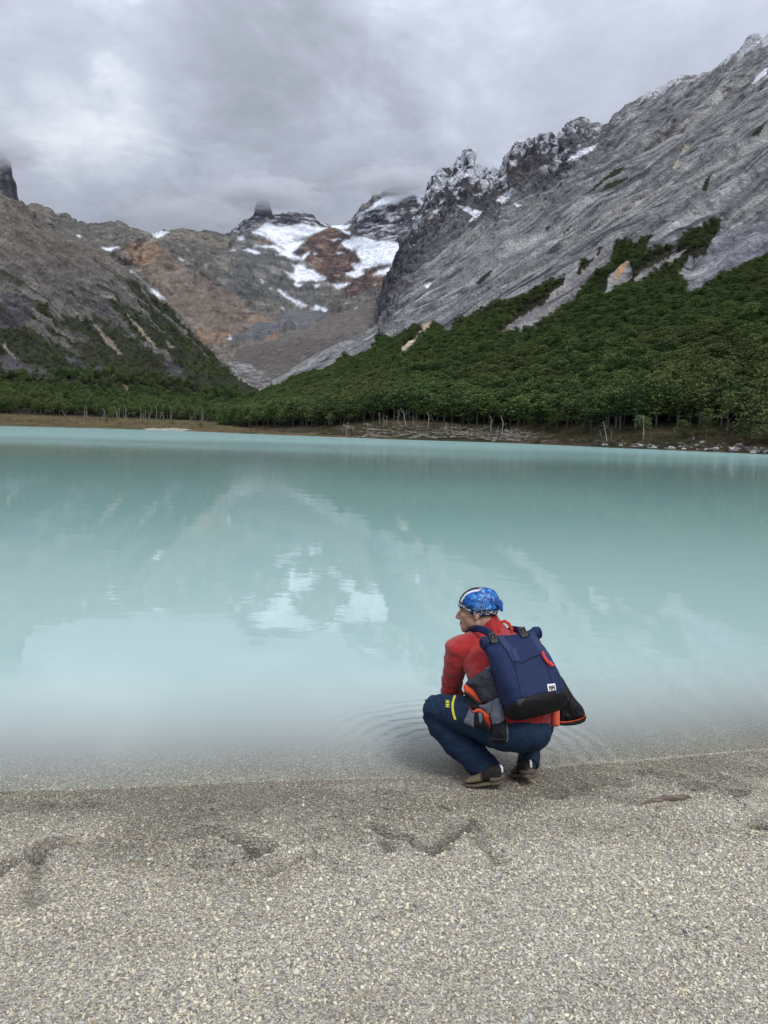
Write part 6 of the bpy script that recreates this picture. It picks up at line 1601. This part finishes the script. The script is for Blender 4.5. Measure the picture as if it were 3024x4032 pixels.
# ------------------------------------------------------------------ two hikers on the far bank
def hiker(px, base, coat, label, face):
    P = surf(px, base, 'R', .2); Q = lambda x, y, z: np.array([x, y, z])
    B = Parts(); s = face
    for d in (-.1, .1): B.add(ell_tube([Q(d, 0, .86), Q(d * 1.3, .05 * s * d * 10, .48), Q(d * 1.5, .12 * s * d * 8, .06), Q(d * 1.5, .12 * s * d * 8 - .12, .04)], [.09, .065, .05, .045], [.09, .065, .05, .04], 10))
    B.add(ell_tube([Q(0, 0, .88), Q(0, 0, 1.1), Q(0, .0, 1.38), Q(0, 0, 1.46)], [.16, .15, .2, .1], [.11, .11, .13, .09], 12, side=np.array([1., 0, 0])))
    for d in (-1, 1): B.add(ell_tube([Q(.2 * d, 0, 1.38), Q(.27 * d, .03, 1.1), Q(.25 * d, -.12, .88), Q(.24 * d, -.15, .8)], [.06, .05, .04, .035], [.06, .05, .04, .03], 8))
    B.add(ell_tube([Q(0, 0, 1.44), Q(0, 0, 1.56)], [.055, .055], [.055, .055], 8)); B.add(ellipsoid(Q(0, 0, 1.64), Q(.085, 0, 0), Q(0, .10, 0), Q(0, 0, .12)))
    me = remesh('person', B, .03, 1); v = co(me)
    c = np.where((v[:, 2] > 1.5)[:, None], np.array([.30, .18, .13]), np.where((v[:, 2] > .86)[:, None], np.array(coat), np.array([.03, .03, .035]))); c = np.where((v[:, 2] > 1.66)[:, None], np.array([.02, .018, .018]), c)
    set_color(me, 'Col', c); b = NB('hiker_clothes'); b.principled(b.attr('Col').outputs['Color'], .85)
    o = link('person', me, b.m); o.location = P; o.rotation_euler = (0, 0, .4 * s); tag(o, label, 'person')
    k = remesh('rucksack', Parts().add(ell_tube([Q(0, .17, .95), Q(0, .19, 1.15), Q(0, .17, 1.38)], [.13, .15, .12], [.08, .10, .07], 12, side=np.array([1., 0, 0]))), .03, 1); link('rucksack', k, M_BLK, o)
hiker(2731, 1749, (.16, .17, .19), 'tiny person in a grey jacket on the far bank, left of the pair', 1)
hiker(2752, 1743, (.03, .035, .05), 'tiny person in dark clothes on the far bank, right of the pair', -1)

# ------------------------------------------------------------------ cloud caught on the summits
def cloud(px, py, D, rx_, ry_, rz_, dens, seed, alb):
    c = at_dist(float(px), float(py), float(D)); bm = bmesh.new(); bmesh.ops.create_icosphere(bm, subdivisions=3, radius=1.0)
    me = bpy.data.meshes.new('cloud'); bm.to_mesh(me); bm.free()
    b = NB('cloud_vapour'); tc = b.obj(); ln = b.node('ShaderNodeVectorMath', operation='LENGTH'); b.L.new(tc, ln.inputs[0])
    r2 = b.math('MULTIPLY', ln.outputs['Value'], ln.outputs['Value']); n = b.noise(tc, 3.2, 6, .62); 
    d = b.math('SUBTRACT', b.math('SUBTRACT', 1.0, r2), b.math('MULTIPLY', b.math('SUBTRACT', n, .42), 3.4), clamp=True)
    v = b.node('ShaderNodeVolumePrincipled', {'Color': c4(alb, alb + .012, alb + .045), 'Anisotropy': .0}); b.L.new(b.math('MULTIPLY', d, dens), v.inputs['Density']); b.L.new(v.outputs[0], b.out.inputs['Volume'])
    o = link('cloud', me, b.m); o.location = c; o.scale = (rx_, rz_, ry_); return tag(o, kind='stuff')
cloud(1040, 758, 2170, 200, 56, 80, .040, 1, .85)
cloud(-10, 592, 1440, 110, 34, 70, .038, 2, .87)
cloud(1575, 715, 2060, 170, 52, 80, .040, 3, .865)
cloud(740, 835, 2330, 260, 66, 110, .013, 4, .865)
